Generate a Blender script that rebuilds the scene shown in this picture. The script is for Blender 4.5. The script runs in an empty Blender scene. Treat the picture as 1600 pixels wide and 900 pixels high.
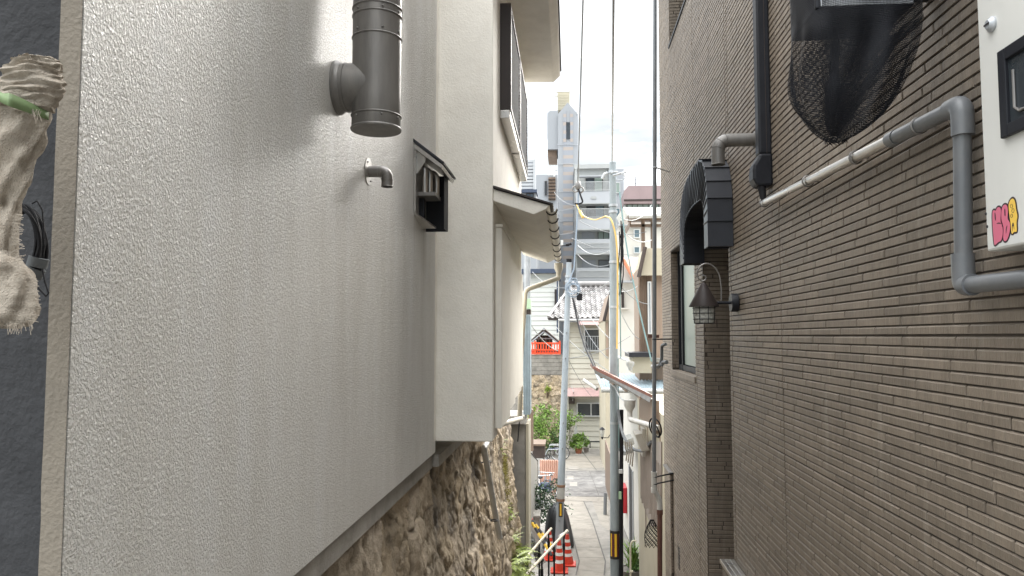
import bpy, bmesh, math, random
from mathutils import Vector, Matrix, noise
import numpy as np
R_ = math.radians
sc = bpy.context.scene
col = sc.collection
# ---------------------------------------------------------------- camera, sky, sun, exposure
F = 1156.0
PITCH = math.atan(75.0/F); YAW = math.atan(88.0*math.cos(PITCH)/F)
cd = bpy.data.cameras.new('camera'); cam = bpy.data.objects.new('camera', cd); col.objects.link(cam)
cd.sensor_width = 36.0; cd.lens = F*36.0/1600.0; cd.clip_start = 0.05; cd.clip_end = 3000
cam.rotation_euler = (math.pi/2+PITCH, 0, YAW); cam.location = (0, 0, 0)
sc.camera = cam
SUN_EL, SUN_AZ = R_(30), R_(20)      # azimuth from +Y towards +X
w = bpy.data.worlds.new("World"); sc.world = w; w.use_nodes = True
nt = w.node_tree; nt.nodes.clear()
out = nt.nodes.new('ShaderNodeOutputWorld'); bg = nt.nodes.new('ShaderNodeBackground')
sky = nt.nodes.new('ShaderNodeTexSky'); sky.sky_type = 'NISHITA'; sky.sun_disc = False
sky.sun_elevation = SUN_EL; sky.sun_rotation = SUN_AZ
tc = nt.nodes.new('ShaderNodeTexCoord'); mp = nt.nodes.new('ShaderNodeMapping'); mp.inputs['Scale'].default_value = (1.6, 1.6, 6.5)
mp.inputs['Location'].default_value = (.3, .1, .55)
nz = nt.nodes.new('ShaderNodeTexNoise'); nz.inputs['Scale'].default_value = 2.2; nz.inputs['Detail'].default_value = 7; nz.inputs['Roughness'].default_value = .55
cr = nt.nodes.new('ShaderNodeValToRGB'); cr.color_ramp.elements[0].position = .42; cr.color_ramp.elements[1].position = .58
cr.color_ramp.elements[0].color = (.05,.05,.05,1); cr.color_ramp.elements[1].color = (1,1,1,1)
cl = nt.nodes.new('ShaderNodeMix'); cl.data_type = 'RGBA'
# overcast cloud, in the sky texture's units: brightest overhead, dimmer towards the horizon
gr = nt.nodes.new('ShaderNodeValToRGB'); gr.color_ramp.elements[0].position = .30; gr.color_ramp.elements[0].color = (.176,.187,.196,1)
gr.color_ramp.elements[1].position = .78; gr.color_ramp.elements[1].color = (.98,.99,1,1)
gsc = nt.nodes.new('ShaderNodeVectorMath'); gsc.operation = 'SCALE'; gsc.inputs['Scale'].default_value = 15.5
n9 = nt.nodes.new('ShaderNodeTexNoise'); n9.inputs['Scale'].default_value = 3.1; n9.inputs['Detail'].default_value = 6
sh = nt.nodes.new('ShaderNodeMapRange'); sh.inputs['From Min'].default_value = .3; sh.inputs['From Max'].default_value = .7; sh.inputs['To Min'].default_value = 12.5; sh.inputs['To Max'].default_value = 22.0
nt.links.new(mp.outputs[0], n9.inputs['Vector']); nt.links.new(n9.outputs['Fac'], sh.inputs['Value']); nt.links.new(sh.outputs[0], gsc.inputs['Scale'])
nt.links.new(gr.outputs[0], gsc.inputs[0]); nt.links.new(gsc.outputs[0], cl.inputs['B'])
nt.links.new(tc.outputs['Generated'], mp.inputs['Vector']); nt.links.new(mp.outputs[0], nz.inputs['Vector'])
nt.links.new(nz.outputs['Fac'], cr.inputs[0]); sxyz = nt.nodes.new('ShaderNodeSeparateXYZ'); nt.links.new(tc.outputs['Generated'], sxyz.inputs[0])
el = nt.nodes.new('ShaderNodeValToRGB'); el.color_ramp.elements[0].position = .10; el.color_ramp.elements[0].color = (0,0,0,1); el.color_ramp.elements[1].position = .34; el.color_ramp.elements[1].color = (1,1,1,1)
nt.links.new(sxyz.outputs['Z'], el.inputs[0]); nt.links.new(sxyz.outputs['Z'], gr.inputs[0])
mxx = nt.nodes.new('ShaderNodeMath'); mxx.operation = 'MAXIMUM'; nt.links.new(el.outputs[0], mxx.inputs[0]); nt.links.new(cr.outputs[0], mxx.inputs[1])
nt.links.new(mxx.outputs[0], cl.inputs['Factor'])
nt.links.new(sky.outputs[0], cl.inputs['A']); nt.links.new(cl.outputs['Result'], bg.inputs['Color'])
bg.inputs['Strength'].default_value = 0.10
nt.links.new(bg.outputs[0], out.inputs[0])
sd = bpy.data.lights.new('sun', 'SUN'); sd.energy = 2.3; sd.angle = R_(28); sd.color = (1, .965, .91)
sun = bpy.data.objects.new('sun', sd); col.objects.link(sun)
dv = Vector((math.sin(SUN_AZ)*math.cos(SUN_EL), math.cos(SUN_AZ)*math.cos(SUN_EL), math.sin(SUN_EL)))
sun.rotation_euler = (-dv).to_track_quat('-Z', 'Y').to_euler(); sun.location = dv*60
sc.view_settings.view_transform = 'Standard'; sc.view_settings.look = 'None'
sc.view_settings.gamma = 1; sc.view_settings.use_curve_mapping = False
sc.view_settings.exposure = 1.82
sc.cycles.max_bounces = 8; sc.cycles.diffuse_bounces = 5; sc.cycles.transparent_max_bounces = 16

# ---------------------------------------------------------------- helpers
CR = Matrix.Rotation(YAW, 3, 'Z') @ Matrix.Rotation(math.pi/2+PITCH, 3, 'X')
def ray(px, py): return CR @ Vector(((px-800)/F, (450-py)/F, -1))
def P(px, py, Y):            # surveyed point: where the sight line meets the plane y = Y
    r = ray(px, py); return r*(Y/r.y)
def PX(px, py, x):
    r = ray(px, py); return r*(x/r.x)
def PZ(px, py, z):
    r = ray(px, py); return r*(z/r.z)
ORG = {}
class MB:
    def __init__(s): s.v = []; s.f = []; s.uv = {}
    def add(s, vs, fs):
        n = len(s.v); s.v += [Vector(a) for a in vs]; s.f += [tuple(i+n for i in f) for f in fs]; return s
    def box(s, x0, x1, y0, y1, z0, z1):
        vs = [(x0,y0,z0),(x1,y0,z0),(x1,y1,z0),(x0,y1,z0),(x0,y0,z1),(x1,y0,z1),(x1,y1,z1),(x0,y1,z1)]
        return s.add(vs, [(0,3,2,1),(4,5,6,7),(0,1,5,4),(1,2,6,5),(2,3,7,6),(3,0,4,7)])
    def pbox(s, px0, py0, px1, py1, Y, depth):      # box whose front face (facing -Y) is at distance Y
        a = P(px0, (py0+py1)/2, Y); b = P(px1, (py0+py1)/2, Y); t = P((px0+px1)/2, py0, Y); d = P((px0+px1)/2, py1, Y)
        return s.box(a.x, b.x, Y, Y+depth, d.z, t.z)
    def prism(s, pts, d):
        d = Vector(d); n = len(pts); a = [Vector(p) for p in pts]; b = [p+d for p in a]
        fs = [tuple(range(n)), tuple(range(2*n-1, n-1, -1))] + [(i, i+n, (i+1)%n+n, (i+1)%n) for i in range(n)]
        return s.add(a+b, fs)
    def tube(s, pts, r, n=8, caps=True):
        pts = [Vector(p) for p in pts]; m = len(pts)
        rs = r if isinstance(r, (list, tuple)) else [r]*m
        t0 = (pts[1]-pts[0]).normalized(); up = Vector((0,0,1)) if abs(t0.z) < .9 else Vector((1,0,0))
        nrm = t0.cross(up).normalized(); vs = []
        for i, p in enumerate(pts):
            t = (pts[min(i+1,m-1)]-pts[max(i-1,0)])
            t = t.normalized() if t.length > 1e-9 else t0
            nrm = (nrm - t*nrm.dot(t)); nrm = nrm.normalized() if nrm.length > 1e-6 else t.orthogonal().normalized()
            b = t.cross(nrm)
            for k in range(n):
                a = 2*math.pi*k/n; vs.append(p + (nrm*math.cos(a)+b*math.sin(a))*rs[i])
        fs = []
        for i in range(m-1):
            for k in range(n):
                fs.append((i*n+k, i*n+(k+1)%n, (i+1)*n+(k+1)%n, (i+1)*n+k))
        if caps: fs += [tuple(range(n-1,-1,-1)), tuple((m-1)*n+k for k in range(n))]
        return s.add(vs, fs)
    def lathe(s, prof, c, n=24, axis='Z'):
        vs = []; c = Vector(c); m = len(prof)
        for (r, h) in prof:
            for k in range(n):
                a = 2*math.pi*k/n; q = (r*math.cos(a), r*math.sin(a), h)
                if axis == 'X': q = (q[2], q[0], q[1])
                if axis == 'Y': q = (q[1], q[2], q[0])
                vs.append(c+Vector(q))
        fs = [(i*n+k, i*n+(k+1)%n, (i+1)*n+(k+1)%n, (i+1)*n+k) for i in range(m-1) for k in range(n)]
        return s.add(vs, fs + [tuple(range(n-1,-1,-1)), tuple((m-1)*n+k for k in range(n))])
    def torus(s, c, R, r, ax=(0,0,1), n=24, m=8, a0=0, a1=2*math.pi):
        ax = Vector(ax).normalized(); u = ax.orthogonal().normalized(); v = ax.cross(u)
        full = abs(a1-a0-2*math.pi) < 1e-6
        k = n if full else n+1
        pts = [Vector(c)+(u*math.cos(a0+(a1-a0)*i/n)+v*math.sin(a0+(a1-a0)*i/n))*R for i in range(k)]
        if full: pts.append(pts[0].copy())
        return s.tube(pts, r, m, not full)
    def poly(s, pts): return s.add(pts, [tuple(range(len(pts)))])
    def ball(s, c, r, n=12, m=8):
        r = Vector(r) if isinstance(r, (tuple, list, Vector)) else Vector((r,r,r)); c = Vector(c)
        vs = [c+Vector((0,0,r.z))]
        for i in range(1, m):
            th = math.pi*i/m
            for k in range(n):
                a = 2*math.pi*k/n; vs.append(c+Vector((r.x*math.sin(th)*math.cos(a), r.y*math.sin(th)*math.sin(a), r.z*math.cos(th))))
        vs.append(c-Vector((0,0,r.z))); L = len(vs)-1
        fs = [(0, 1+k, 1+(k+1)%n) for k in range(n)]
        for i in range(m-2):
            for k in range(n): fs.append((1+i*n+k, 1+(i+1)*n+k, 1+(i+1)*n+(k+1)%n, 1+i*n+(k+1)%n))
        fs += [(L, 1+(m-2)*n+(k+1)%n, 1+(m-2)*n+k) for k in range(n)]
        return s.add(vs, fs)
    def build(s, name, mat, parent=None, smooth=False, bevel=0, label=None, fix=True, stuff=False):
        if parent is None:
            xs = [v.x for v in s.v]; ys = [v.y for v in s.v]; zs = [v.z for v in s.v]
            org = Vector(((min(xs)+max(xs))/2, (min(ys)+max(ys))/2, min(zs)))
        else: org = ORG[parent.name]
        me = bpy.data.meshes.new(name); me.from_pydata([tuple(v-org) for v in s.v], [], s.f)
        if fix:
            bm = bmesh.new(); bm.from_mesh(me); bmesh.ops.recalc_face_normals(bm, faces=bm.faces); bm.to_mesh(me); bm.free()
        if s.uv:
            ul = me.uv_layers.new(name='UVMap')
            for lp in me.loops:
                ul.data[lp.index].uv = s.uv.get(lp.vertex_index, (0,0))
        me.materials.append(mat)
        o = bpy.data.objects.new(name, me); col.objects.link(o)
        if parent is None: o.location = org
        else: o.parent = parent
        ORG[o.name] = org
        if smooth:
            me.polygons.foreach_set('use_smooth', [True]*len(me.polygons))
            try: me.set_sharp_from_angle(angle=R_(38))
            except Exception: pass
        if bevel:
            b = o.modifiers.new('bevel', 'BEVEL'); b.width = bevel; b.segments = 2; b.limit_method = 'ANGLE'; b.angle_limit = R_(40)
        if label: o['label'] = label
        if stuff: o['kind'] = 'stuff'
        return o
def thing(name, label, cat, loc, group=None):
    o = bpy.data.objects.new(name, None); col.objects.link(o); o.location = loc; o.empty_display_size = .1
    ORG[o.name] = Vector(loc); o['label'] = label; o['category'] = cat
    if group: o['group'] = group
    return o
def tag(o, label, cat, group=None):
    o['label'] = label; o['category'] = cat
    if group: o['group'] = group
    return o
def struct(o, kind='structure'): o['kind'] = kind; return o
def arc(c, r, a0, a1, n, pl='XZ'):
    res = []
    for i in range(n+1):
        a = a0+(a1-a0)*i/n; u, v = r*math.cos(a), r*math.sin(a)
        q = {'XZ': (u,0,v), 'YZ': (0,u,v), 'XY': (u,v,0)}[pl]; res.append(Vector(c)+Vector(q))
    return res
def bend(pts, r, n=6):           # round the corners of a polyline
    pts = [Vector(p) for p in pts]; res = [pts[0]]
    for i in range(1, len(pts)-1):
        a = (pts[i-1]-pts[i]); b = (pts[i+1]-pts[i]); d = min(r, a.length*.49, b.length*.49)
        A = pts[i]+a.normalized()*d; B = pts[i]+b.normalized()*d
        for k in range(n+1):
            t = k/n; res.append(A*(1-t)**2+pts[i]*2*t*(1-t)+B*t*t)
    return res+[pts[-1]]
def sagline(a, b, sag, n=14):
    a, b = Vector(a), Vector(b)
    return [a.lerp(b, i/n)-Vector((0,0,sag*4*(i/n)*(1-i/n))) for i in range(n+1)]

# ---------------------------------------------------------------- materials
class NB:
    def __init__(s, name):
        s.m = bpy.data.materials.new(name); s.m.use_nodes = True; s.t = s.m.node_tree
        s.b = s.t.nodes['Principled BSDF']; s.o = s.t.nodes['Material Output']
        s.tc = s.n('ShaderNodeTexCoord')
    def n(s, k, **kw):
        x = s.t.nodes.new(k)
        for a, b in kw.items():
            if a.startswith('i_'):
                x.inputs[a[2:].replace('_', ' ')].default_value = b
            else: setattr(x, a, b)
        return x
    def l(s, a, b): s.t.links.new(a, b)
    def noise(s, scale, detail=4, rough=.55, vec=None, stretch=None, dist=0):
        v = vec or s.tc.outputs['Object']
        if stretch:
            m = s.n('ShaderNodeMapping'); m.inputs['Scale'].default_value = stretch; s.l(v, m.inputs['Vector']); v = m.outputs[0]
        x = s.n('ShaderNodeTexNoise'); x.inputs['Scale'].default_value = scale; x.inputs['Detail'].default_value = detail
        x.inputs['Roughness'].default_value = rough; x.inputs['Distortion'].default_value = dist
        s.l(v, x.inputs['Vector']); return x.outputs['Fac']
    def ramp(s, fac, stops):
        x = s.n('ShaderNodeValToRGB'); e = x.color_ramp.elements
        while len(e) < len(stops): e.new(.5)
        for q, (p, c) in zip(e, stops):
            q.position = p; q.color = (c if len(c) == 4 else (*c, 1)) if not isinstance(c, (int, float)) else (c, c, c, 1)
        s.l(fac, x.inputs[0]); return x.outputs[0]
    def mix(s, fac, a, b, mode='MIX'):
        x = s.n('ShaderNodeMix'); x.data_type = 'RGBA'; x.blend_type = mode
        for sock, v in (('Factor', fac), ('A', a), ('B', b)):
            if hasattr(v, 'node'): s.l(v, x.inputs[sock])
            elif sock == 'Factor': x.inputs[sock].default_value = v
            else: x.inputs[sock].default_value = (*v, 1) if len(v) == 3 else v
        return x.outputs['Result']
    def math(s, op, a, b=0, c=0):
        x = s.n('ShaderNodeMath'); x.operation = op
        for i, v in enumerate((a, b, c)):
            if hasattr(v, 'node'): s.l(v, x.inputs[i])
            else: x.inputs[i].default_value = v
        return x.outputs[0]
    def bump(s, h, strength, dist, prev=None):
        x = s.n('ShaderNodeBump'); x.inputs['Strength'].default_value = strength; x.inputs['Distance'].default_value = dist
        s.l(h, x.inputs['Height'])
        if prev is not None: s.l(prev, x.inputs['Normal'])
        s.l(x.outputs[0], s.b.inputs['Normal']); return x.outputs[0]
    def base(s, c):
        if hasattr(c, 'node'): s.l(c, s.b.inputs['Base Color'])
        else: s.b.inputs['Base Color'].default_value = (*c, 1)
    def rough(s, c):
        if hasattr(c, 'node'): s.l(c, s.b.inputs['Roughness'])
        else: s.b.inputs['Roughness'].default_value = c
def mat(name, c, rough=.6, var=.18, scale=4, bump=.15, bscale=60, metal=0, stretch=None, dirt=None, island=0, spec=.5):
    b = NB(name); f = b.noise(scale, 5, .6, stretch=stretch)
    lo = tuple(x*(1-var) for x in c); hi = tuple(min(1, x*(1+var)) for x in c)
    k = b.ramp(f, [(.3, lo), (.7, hi)])
    if dirt:
        g = b.ramp(b.noise(scale*2.3, 6, .65, stretch=stretch), [(.48, 0), (.72, 1)]); k = b.mix(b.math('MULTIPLY', g, dirt[1]), k, dirt[0])
    if island:
        gi = b.n('ShaderNodeNewGeometry').outputs['Random Per Island']
        v = b.math('MULTIPLY_ADD', gi, island*2, 1-island); k = b.mix(1.0, k, b.ramp(v, [(0, 0), (1, 1)]), 'MULTIPLY') if False else b.mix(gi, tuple(0 for _ in range(3)), (1,1,1)) if False else _isl(b, k, gi, island)
    b.base(k); b.rough(b.math('MULTIPLY_ADD', f, .25, rough-.12)); b.b.inputs['Metallic'].default_value = metal
    b.b.inputs['Specular IOR Level'].default_value = spec
    if bump: b.bump(b.noise(bscale, 4, .6, stretch=stretch), bump, .01)
    return b.m
def _isl(b, k, gi, amt):
    h = b.n('ShaderNodeHueSaturation'); b.l(k, h.inputs['Color']); b.l(b.math('MULTIPLY_ADD', gi, 2*amt, 1-amt), h.inputs['Value'])
    return h.outputs[0]
M = {}
# left wall stucco: thick flaky relief, glossy paint, washed streaks
b = NB('white_stucco')
vo = b.n('ShaderNodeTexVoronoi'); vo.feature = 'SMOOTH_F1'; vo.inputs['Scale'].default_value = 105; vo.inputs['Smoothness'].default_value = .35
mpn = b.n('ShaderNodeMapping'); mpn.inputs['Scale'].default_value = (1, 1, .8); mpn.inputs['Rotation'].default_value = (.5, 0, 0)
wn = b.n('ShaderNodeTexNoise'); wn.inputs['Scale'].default_value = 30; wn.inputs['Detail'].default_value = 2
b.l(b.tc.outputs['Object'], wn.inputs['Vector'])
vm = b.n('ShaderNodeVectorMath'); vm.operation = 'MULTIPLY_ADD'; vm.inputs[1].default_value = (.035,.035,.035)
b.l(wn.outputs['Color'], vm.inputs[0]); b.l(b.tc.outputs['Object'], vm.inputs[2]); b.l(vm.outputs[0], mpn.inputs['Vector']); b.l(mpn.outputs[0], vo.inputs['Vector'])
n1 = b.noise(138, 3, .6, stretch=(1, 1, .75), dist=.5); n2 = b.noise(260, 3, .6)
h = b.math('ADD', b.math('MULTIPLY', b.ramp(n1, [(.44, 0), (.56, 1)]), .9), b.math('MULTIPLY', vo.outputs['Distance'], .7))
h = b.math('ADD', h, b.math('MULTIPLY', n2, .25))
st = b.noise(2.4, 7, .68, stretch=(1, 2.2, .34)); st2 = b.noise(1.1, 3, .5)
c = b.ramp(st, [(.28, (.55,.53,.485)), (.55, (.625,.61,.575)), (.75, (.665,.66,.645))])
c = b.mix(b.ramp(st2, [(.4, 0), (.75, .3)]), c, (.46,.43,.385))
sy = b.n('ShaderNodeSeparateXYZ'); b.l(b.tc.outputs['Object'], sy.inputs[0]); dn_ = b.noise(9, 5, .65, stretch=(1, 5, .35))
for (yc, wd_, zt_, ln_, am) in ((3.612,.035,.76,.55,.5), (3.10,.09,.98,.9,.30), (4.74,.03,.78,.8,.5), (5.05,.03,.74,.7,.45), (2.35,.02,3.0,2.6,.22), (4.2,.025,3.0,3.0,.22), (1.75,.03,2.6,2.4,.2)):
    ay = b.math('ABSOLUTE', b.math('SUBTRACT', sy.outputs['Y'], yc-3.4)); my = b.ramp(b.math('ADD', b.math('MULTIPLY', ay, 1/wd_), b.math('MULTIPLY', dn_, .9)), [(.3, 1), (.98, 0)])
    dz = b.math('MULTIPLY', b.math('SUBTRACT', zt_+5.7, sy.outputs['Z']), 1/ln_); mz = b.ramp(b.math('ADD', dz, b.math('MULTIPLY', dn_, .2)), [(0, 0), (.1, 1), (.45, .7), (1, 0)])
    c = b.mix(b.math('MULTIPLY', b.math('MULTIPLY', my, mz), am), c, (.27,.245,.20))
b.base(c); b.rough(b.ramp(st, [(.3, .38), (.7, .30)])); b.b.inputs['Specular IOR Level'].default_value = .5
b.bump(h, .95, .0031); M['stucco'] = b.m
M['house_cream'] = mat('cream_render', (.80,.77,.70), .8, .07, 2.5, .35, 70, dirt=((.58,.53,.45), .25))
M['cream_paint'] = mat('cream_panel_paint', (.76,.73,.66), .55, .05, 3, .08, 40, dirt=((.5,.44,.36), .2))
M['shaded_edge'] = mat('shaded_stucco_edge', (.20,.175,.14), .85, .12, 6, .5, 90)  # stucco end face: its shade is put into the colour as darker beige
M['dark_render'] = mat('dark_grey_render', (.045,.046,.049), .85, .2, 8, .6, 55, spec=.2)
M['footing'] = mat('footing_concrete', (.30,.28,.25), .85, .25, 3, .3, 60, dirt=((.12,.11,.09), .5))
M['concrete'] = mat('weathered_concrete', (.255,.24,.215), .85, .25, 1.7, .3, 45, dirt=((.12,.115,.10), .55))
M['pave_strip'] = mat('pale_paving', (.285,.262,.225), .85, .18, 1.6, .2, 60, dirt=((.17,.15,.125), .7))
# stone
b = NB('rough_stone')
g = b.n('ShaderNodeVertexColor'); g.layer_name = 'stone'
n1 = b.noise(8, 8, .75, stretch=(1, .8, .8)); n2 = b.noise(40, 6, .8)
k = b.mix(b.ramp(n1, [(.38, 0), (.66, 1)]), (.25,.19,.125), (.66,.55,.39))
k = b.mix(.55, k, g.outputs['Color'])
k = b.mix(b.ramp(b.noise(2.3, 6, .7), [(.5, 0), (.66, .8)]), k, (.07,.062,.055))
k = b.mix(b.ramp(b.noise(4.1, 5, .7), [(.58, 0), (.72, .55)]), k, (.46,.40,.31))
b.base(k); b.rough(.85); p_ = b.bump(n1, .8, .035); b.bump(n2, 1, .016, p_); M['stone'] = b.m
# brown long-brick cladding
b = NB('brown_long_brick')
gi = b.n('ShaderNodeNewGeometry').outputs['Random Per Island']
n1 = b.noise(16, 5, .65, stretch=(1.6, 1.6, .35)); n2 = b.noise(110, 4, .6, stretch=(1.5, 1.5, .35)); n3 = b.noise(1.2, 4, .6, stretch=(1,1,.45))
k = b.ramp(n1, [(.3, (.150,.120,.090)), (.7, (.214,.174,.132))]); k = _isl(b, k, gi, .15)
k = b.mix(b.ramp(n3, [(.45, 0), (.7, .4)]), k, (.195,.158,.122))
k = b.mix(b.ramp(b.noise(5, 6, .7, stretch=(2,2,.25)), [(.56, 0), (.76, .4)]), k, (.36,.33,.28))
k = b.mix(b.ramp(b.noise(3.3, 6, .7, stretch=(2.5,2.5,.2)), [(.55, 0), (.75, .45)]), k, (.10,.082,.065))
b.base(k); b.rough(.58); p_ = b.bump(n2, .55, .004); b.bump(b.noise(38, 4, .6, stretch=(1.8,1.8,.3)), .5, .006, p_); M['brick'] = b.m
M['brick_joint'] = mat('dark_brown_joint', (.062,.049,.038), .8, .15, 8, .2, 60)
M['dark_brick'] = M['brick']
M['duct'] = mat('dusty_grey_duct', (.16,.152,.142), .45, .22, 5, .08, 60, metal=.35, stretch=(3,3,.5), dirt=((.24,.225,.20), .35))
M['steel'] = mat('brushed_steel', (.50,.48,.45), .30, .12, 6, .03, 80, metal=.9)
M['dull_steel'] = mat('dull_steel', (.22,.21,.20), .42, .15, 6, .05, 60, metal=.7)
M['galv'] = mat('galvanised_metal', (.42,.44,.46), .5, .15, 9, .05, 60, metal=.5)
M['black_metal'] = mat('black_coated_metal', (.013,.014,.018), .5, .2, 6, .05, 50, spec=.25)
M['charcoal'] = mat('charcoal_sheet_metal', (.024,.026,.032), .45, .15, 3, .04, 40, spec=.35)
M['brown_metal'] = mat('dark_brown_metal', (.034,.026,.024), .5, .15, 4, .04, 40, spec=.3)
M['pvc_grey'] = mat('grey_plastic_pipe', (.135,.142,.150), .36, .12, 5, .04, 60, dirt=((.25,.24,.22), .25))
M['pvc_light'] = mat('pale_grey_pipe', (.46,.455,.43), .45, .1, 5, .04, 60, dirt=((.25,.22,.18), .3))
M['cream_pipe'] = mat('cream_pipe', (.60,.56,.47), .45, .08, 5, .04, 60)
M['rust_pipe'] = mat('red_brown_pipe', (.12,.055,.042), .5, .2, 8, .1, 60)
M['white_metal'] = mat('white_cabinet_paint', (.62,.615,.58), .45, .05, 2, .03, 60)
b = NB('rust_edged_white')
n_ = b.noise(14, 5, .7); sx = b.n('ShaderNodeSeparateXYZ'); b.l(b.tc.outputs['Object'], sx.inputs[0])
edge = b.math('SUBTRACT', b.math('MULTIPLY', n_, .085), sx.outputs['Z'])
k = b.mix(b.ramp(b.math('ADD', edge, .5), [(.497, 0), (.512, 1)]), b.ramp(b.noise(2.2, 3, .5, stretch=(1,2,.3)), [(.3, (.58,.575,.54)), (.7, (.66,.655,.62))]), (.20,.11,.05))
b.base(k); b.rough(.45); b.bump(b.noise(30, 4), .08, .004); M['rusty_white'] = b.m
M['glass_dark'] = mat('dark_window_glass', (.035,.042,.048), .12, .2, 1.5, 0, 10, spec=.6)
M['glass_green'] = mat('frosted_green_glass', (.20,.25,.22), .35, .08, 2, .05, 60)
M['glass_blue'] = mat('blue_grey_glass', (.10,.145,.165), .15, .25, .5, 0, 10)
M['lantern_glass'] = mat('hammered_lamp_glass', (.42,.42,.38), .12, .35, 60, .9, 110, spec=.8)
M['louver'] = mat('blue_grey_louvre', (.30,.33,.40), .4, .2, 20, .05, 40, metal=.2)
M['cloth'] = mat('dirty_beige_cloth', (.52,.46,.385), .95, .16, 22, .9, 330, dirt=((.21,.165,.12), .6), spec=.1)
M['green_tape'] = mat('green_tape', (.155,.225,.10), .6, .15, 10, .15, 80)
M['black_rubber'] = mat('black_cable_rubber', (.012,.012,.014), .7, .2, 12, .05, 60, spec=.2)
M['grey_tape'] = mat('grey_cloth_tape', (.11,.12,.125), .7, .15, 20, .1, 100)
M['cable_grey'] = mat('grey_cable', (.16,.17,.18), .6, .2, 3, .05, 40)
M['wire_pale'] = mat('pale_wire', (.38,.39,.39), .6, .2, 3, .05, 40)
M['wire_blue'] = mat('blue_green_wire', (.13,.22,.22), .55, .2, 3, .05, 40)
M['yellow_tube'] = mat('yellow_cable_guard', (.60,.40,.12), .5, .1, 3, .05, 40)
M['pole_conc'] = mat('blue_grey_pole', (.31,.35,.38), .6, .16, 3, .12, 40, dirt=((.40,.41,.41), .45), stretch=(1,1,.5))
M['pole_dark'] = mat('grey_concrete_pole', (.25,.285,.30), .65, .2, 3, .15, 40, dirt=((.36,.39,.40), .4), stretch=(1,1,.5))
M['rust_band'] = mat('rusty_steel_band', (.22,.12,.07), .7, .3, 9, .15, 50)
M['yellow'] = mat('yellow_reflector', (.78,.48,.03), .4, .06, 5, .02, 40)
M['black_plate'] = mat('black_plate', (.025,.022,.024), .5, .1, 5, .02, 40)
M['maroon'] = mat('maroon_plate', (.10,.02,.03), .5, .1, 5, .02, 40)
M['cone_red'] = mat('worn_orange_red_plastic', (.58,.045,.02), .45, .12, 9, .06, 60, dirt=((.25,.04,.03), .35))
M['cone_white'] = mat('white_reflective_band', (.72,.72,.70), .4, .1, 20, .03, 60, dirt=((.4,.36,.32), .3))
M['rail_cream'] = mat('ivory_rail_paint', (.66,.60,.47), .4, .08, 6, .03, 50)
M['red_fence'] = mat('vermilion_paint', (.78,.075,.02), .45, .06, 2, .03, 30)
M['siding'] = mat('ivory_siding', (.50,.485,.415), .65, .06, .8, .06, 20, dirt=((.45,.42,.34), .25))
M['white_siding'] = mat('white_siding', (.52,.53,.50), .6, .05, .7, .05, 20)
M['pink_awning'] = mat('faded_rose_awning', (.36,.235,.22), .6, .12, 3, .05, 20)
M['roof_tile'] = mat('grey_clay_tile', (.20,.19,.185), .5, .3, 1.2, .1, 20, island=.45)
M['roof_brown'] = mat('brown_roof_sheet', (.27,.20,.20), .6, .12, .6, .05, 10)
M['roof_orange'] = mat('orange_clay_roof', (.50,.19,.10), .6, .2, 3, .1, 20)
M['roof_rust'] = mat('rusty_red_roof', (.15,.05,.028), .55, .35, 6, .15, 40, dirt=((.10,.05,.035), .5))
M['roof_blue'] = mat('blue_grey_corrugated_sheet', (.24,.30,.33), .5, .18, 5, .05, 30)
M['timber'] = mat('brown_timber', (.165,.115,.082), .65, .22, 5, .1, 30, stretch=(3,3,.5))
M['timber_pale'] = mat('pale_brown_panel', (.27,.20,.15), .65, .12, 4, .08, 30, stretch=(3,3,.4))
M['dark_wood'] = mat('dark_shrine_wood', (.055,.040,.033), .7, .25, 5, .1, 30)
M['plaster_far'] = mat('white_plaster', (.52,.50,.455), .8, .06, 1, .1, 30, dirt=((.48,.45,.39), .3))
M['beige_plaster'] = mat('yellow_beige_plaster', (.42,.38,.29), .8, .10, 1.2, .15, 40, dirt=((.36,.32,.23), .4))
M['brown_panel'] = mat('grey_brown_corrugated_panel', (.27,.23,.20), .6, .12, 3, .05, 30)
M['tower_wall'] = mat('pale_blue_grey_wall', (.29,.305,.325), .7, .05, .15, .03, 5)
M['apart_wall'] = mat('off_white_wall', (.35,.36,.35), .75, .06, .2, .03, 5, dirt=((.46,.46,.44), .3))
M['apart_band'] = mat('white_balcony_parapet', (.40,.415,.43), .7, .05, .2, .03, 5)
M['cream_tank'] = mat('cream_tank', (.42,.39,.30), .6, .05, .3, .03, 5)
b = NB('striped_tile')
sx = b.n('ShaderNodeSeparateXYZ'); b.l(b.tc.outputs['Object'], sx.inputs[0])
s1 = b.ramp(b.math('FRACT', b.math('MULTIPLY', sx.outputs['Z'], 1.1)), [(.30, 0), (.36, 1), (.70, 1), (.76, 0)])
s2 = .8
b.base(b.mix(b.math('MULTIPLY', s1, .8), (.26,.275,.305), (.36,.30,.255))); b.rough(.5); M['tile'] = b.m
M['steel_white'] = mat('pale_railing', (.50,.51,.50), .5, .08, 2, .03, 10)
M['dark_void'] = mat('dark_interior', (.018,.017,.017), .8, .2, 3, 0, 20)
M['leaf'] = mat('green_leaf', (.075,.15,.035), .5, .3, 6, 0, 20, island=.6)
M['leaf_light'] = mat('bright_green_leaf', (.16,.27,.05), .5, .3, 6, 0, 20, island=.55)
M['leaf_dark'] = mat('dark_glossy_leaf', (.035,.080,.030), .4, .3, 6, 0, 20, island=.6)
M['fern'] = mat('yellow_green_fern', (.27,.34,.06), .55, .25, 6, 0, 20, island=.5)
M['moss'] = mat('yellow_moss', (.25,.22,.05), .9, .3, 20, .3, 60)
M['bark'] = mat('brown_stem', (.12,.085,.06), .8, .2, 10, .1, 40)
M['terracotta'] = mat('terracotta_pot', (.30,.11,.06), .7, .15, 8, .05, 40)
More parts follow.
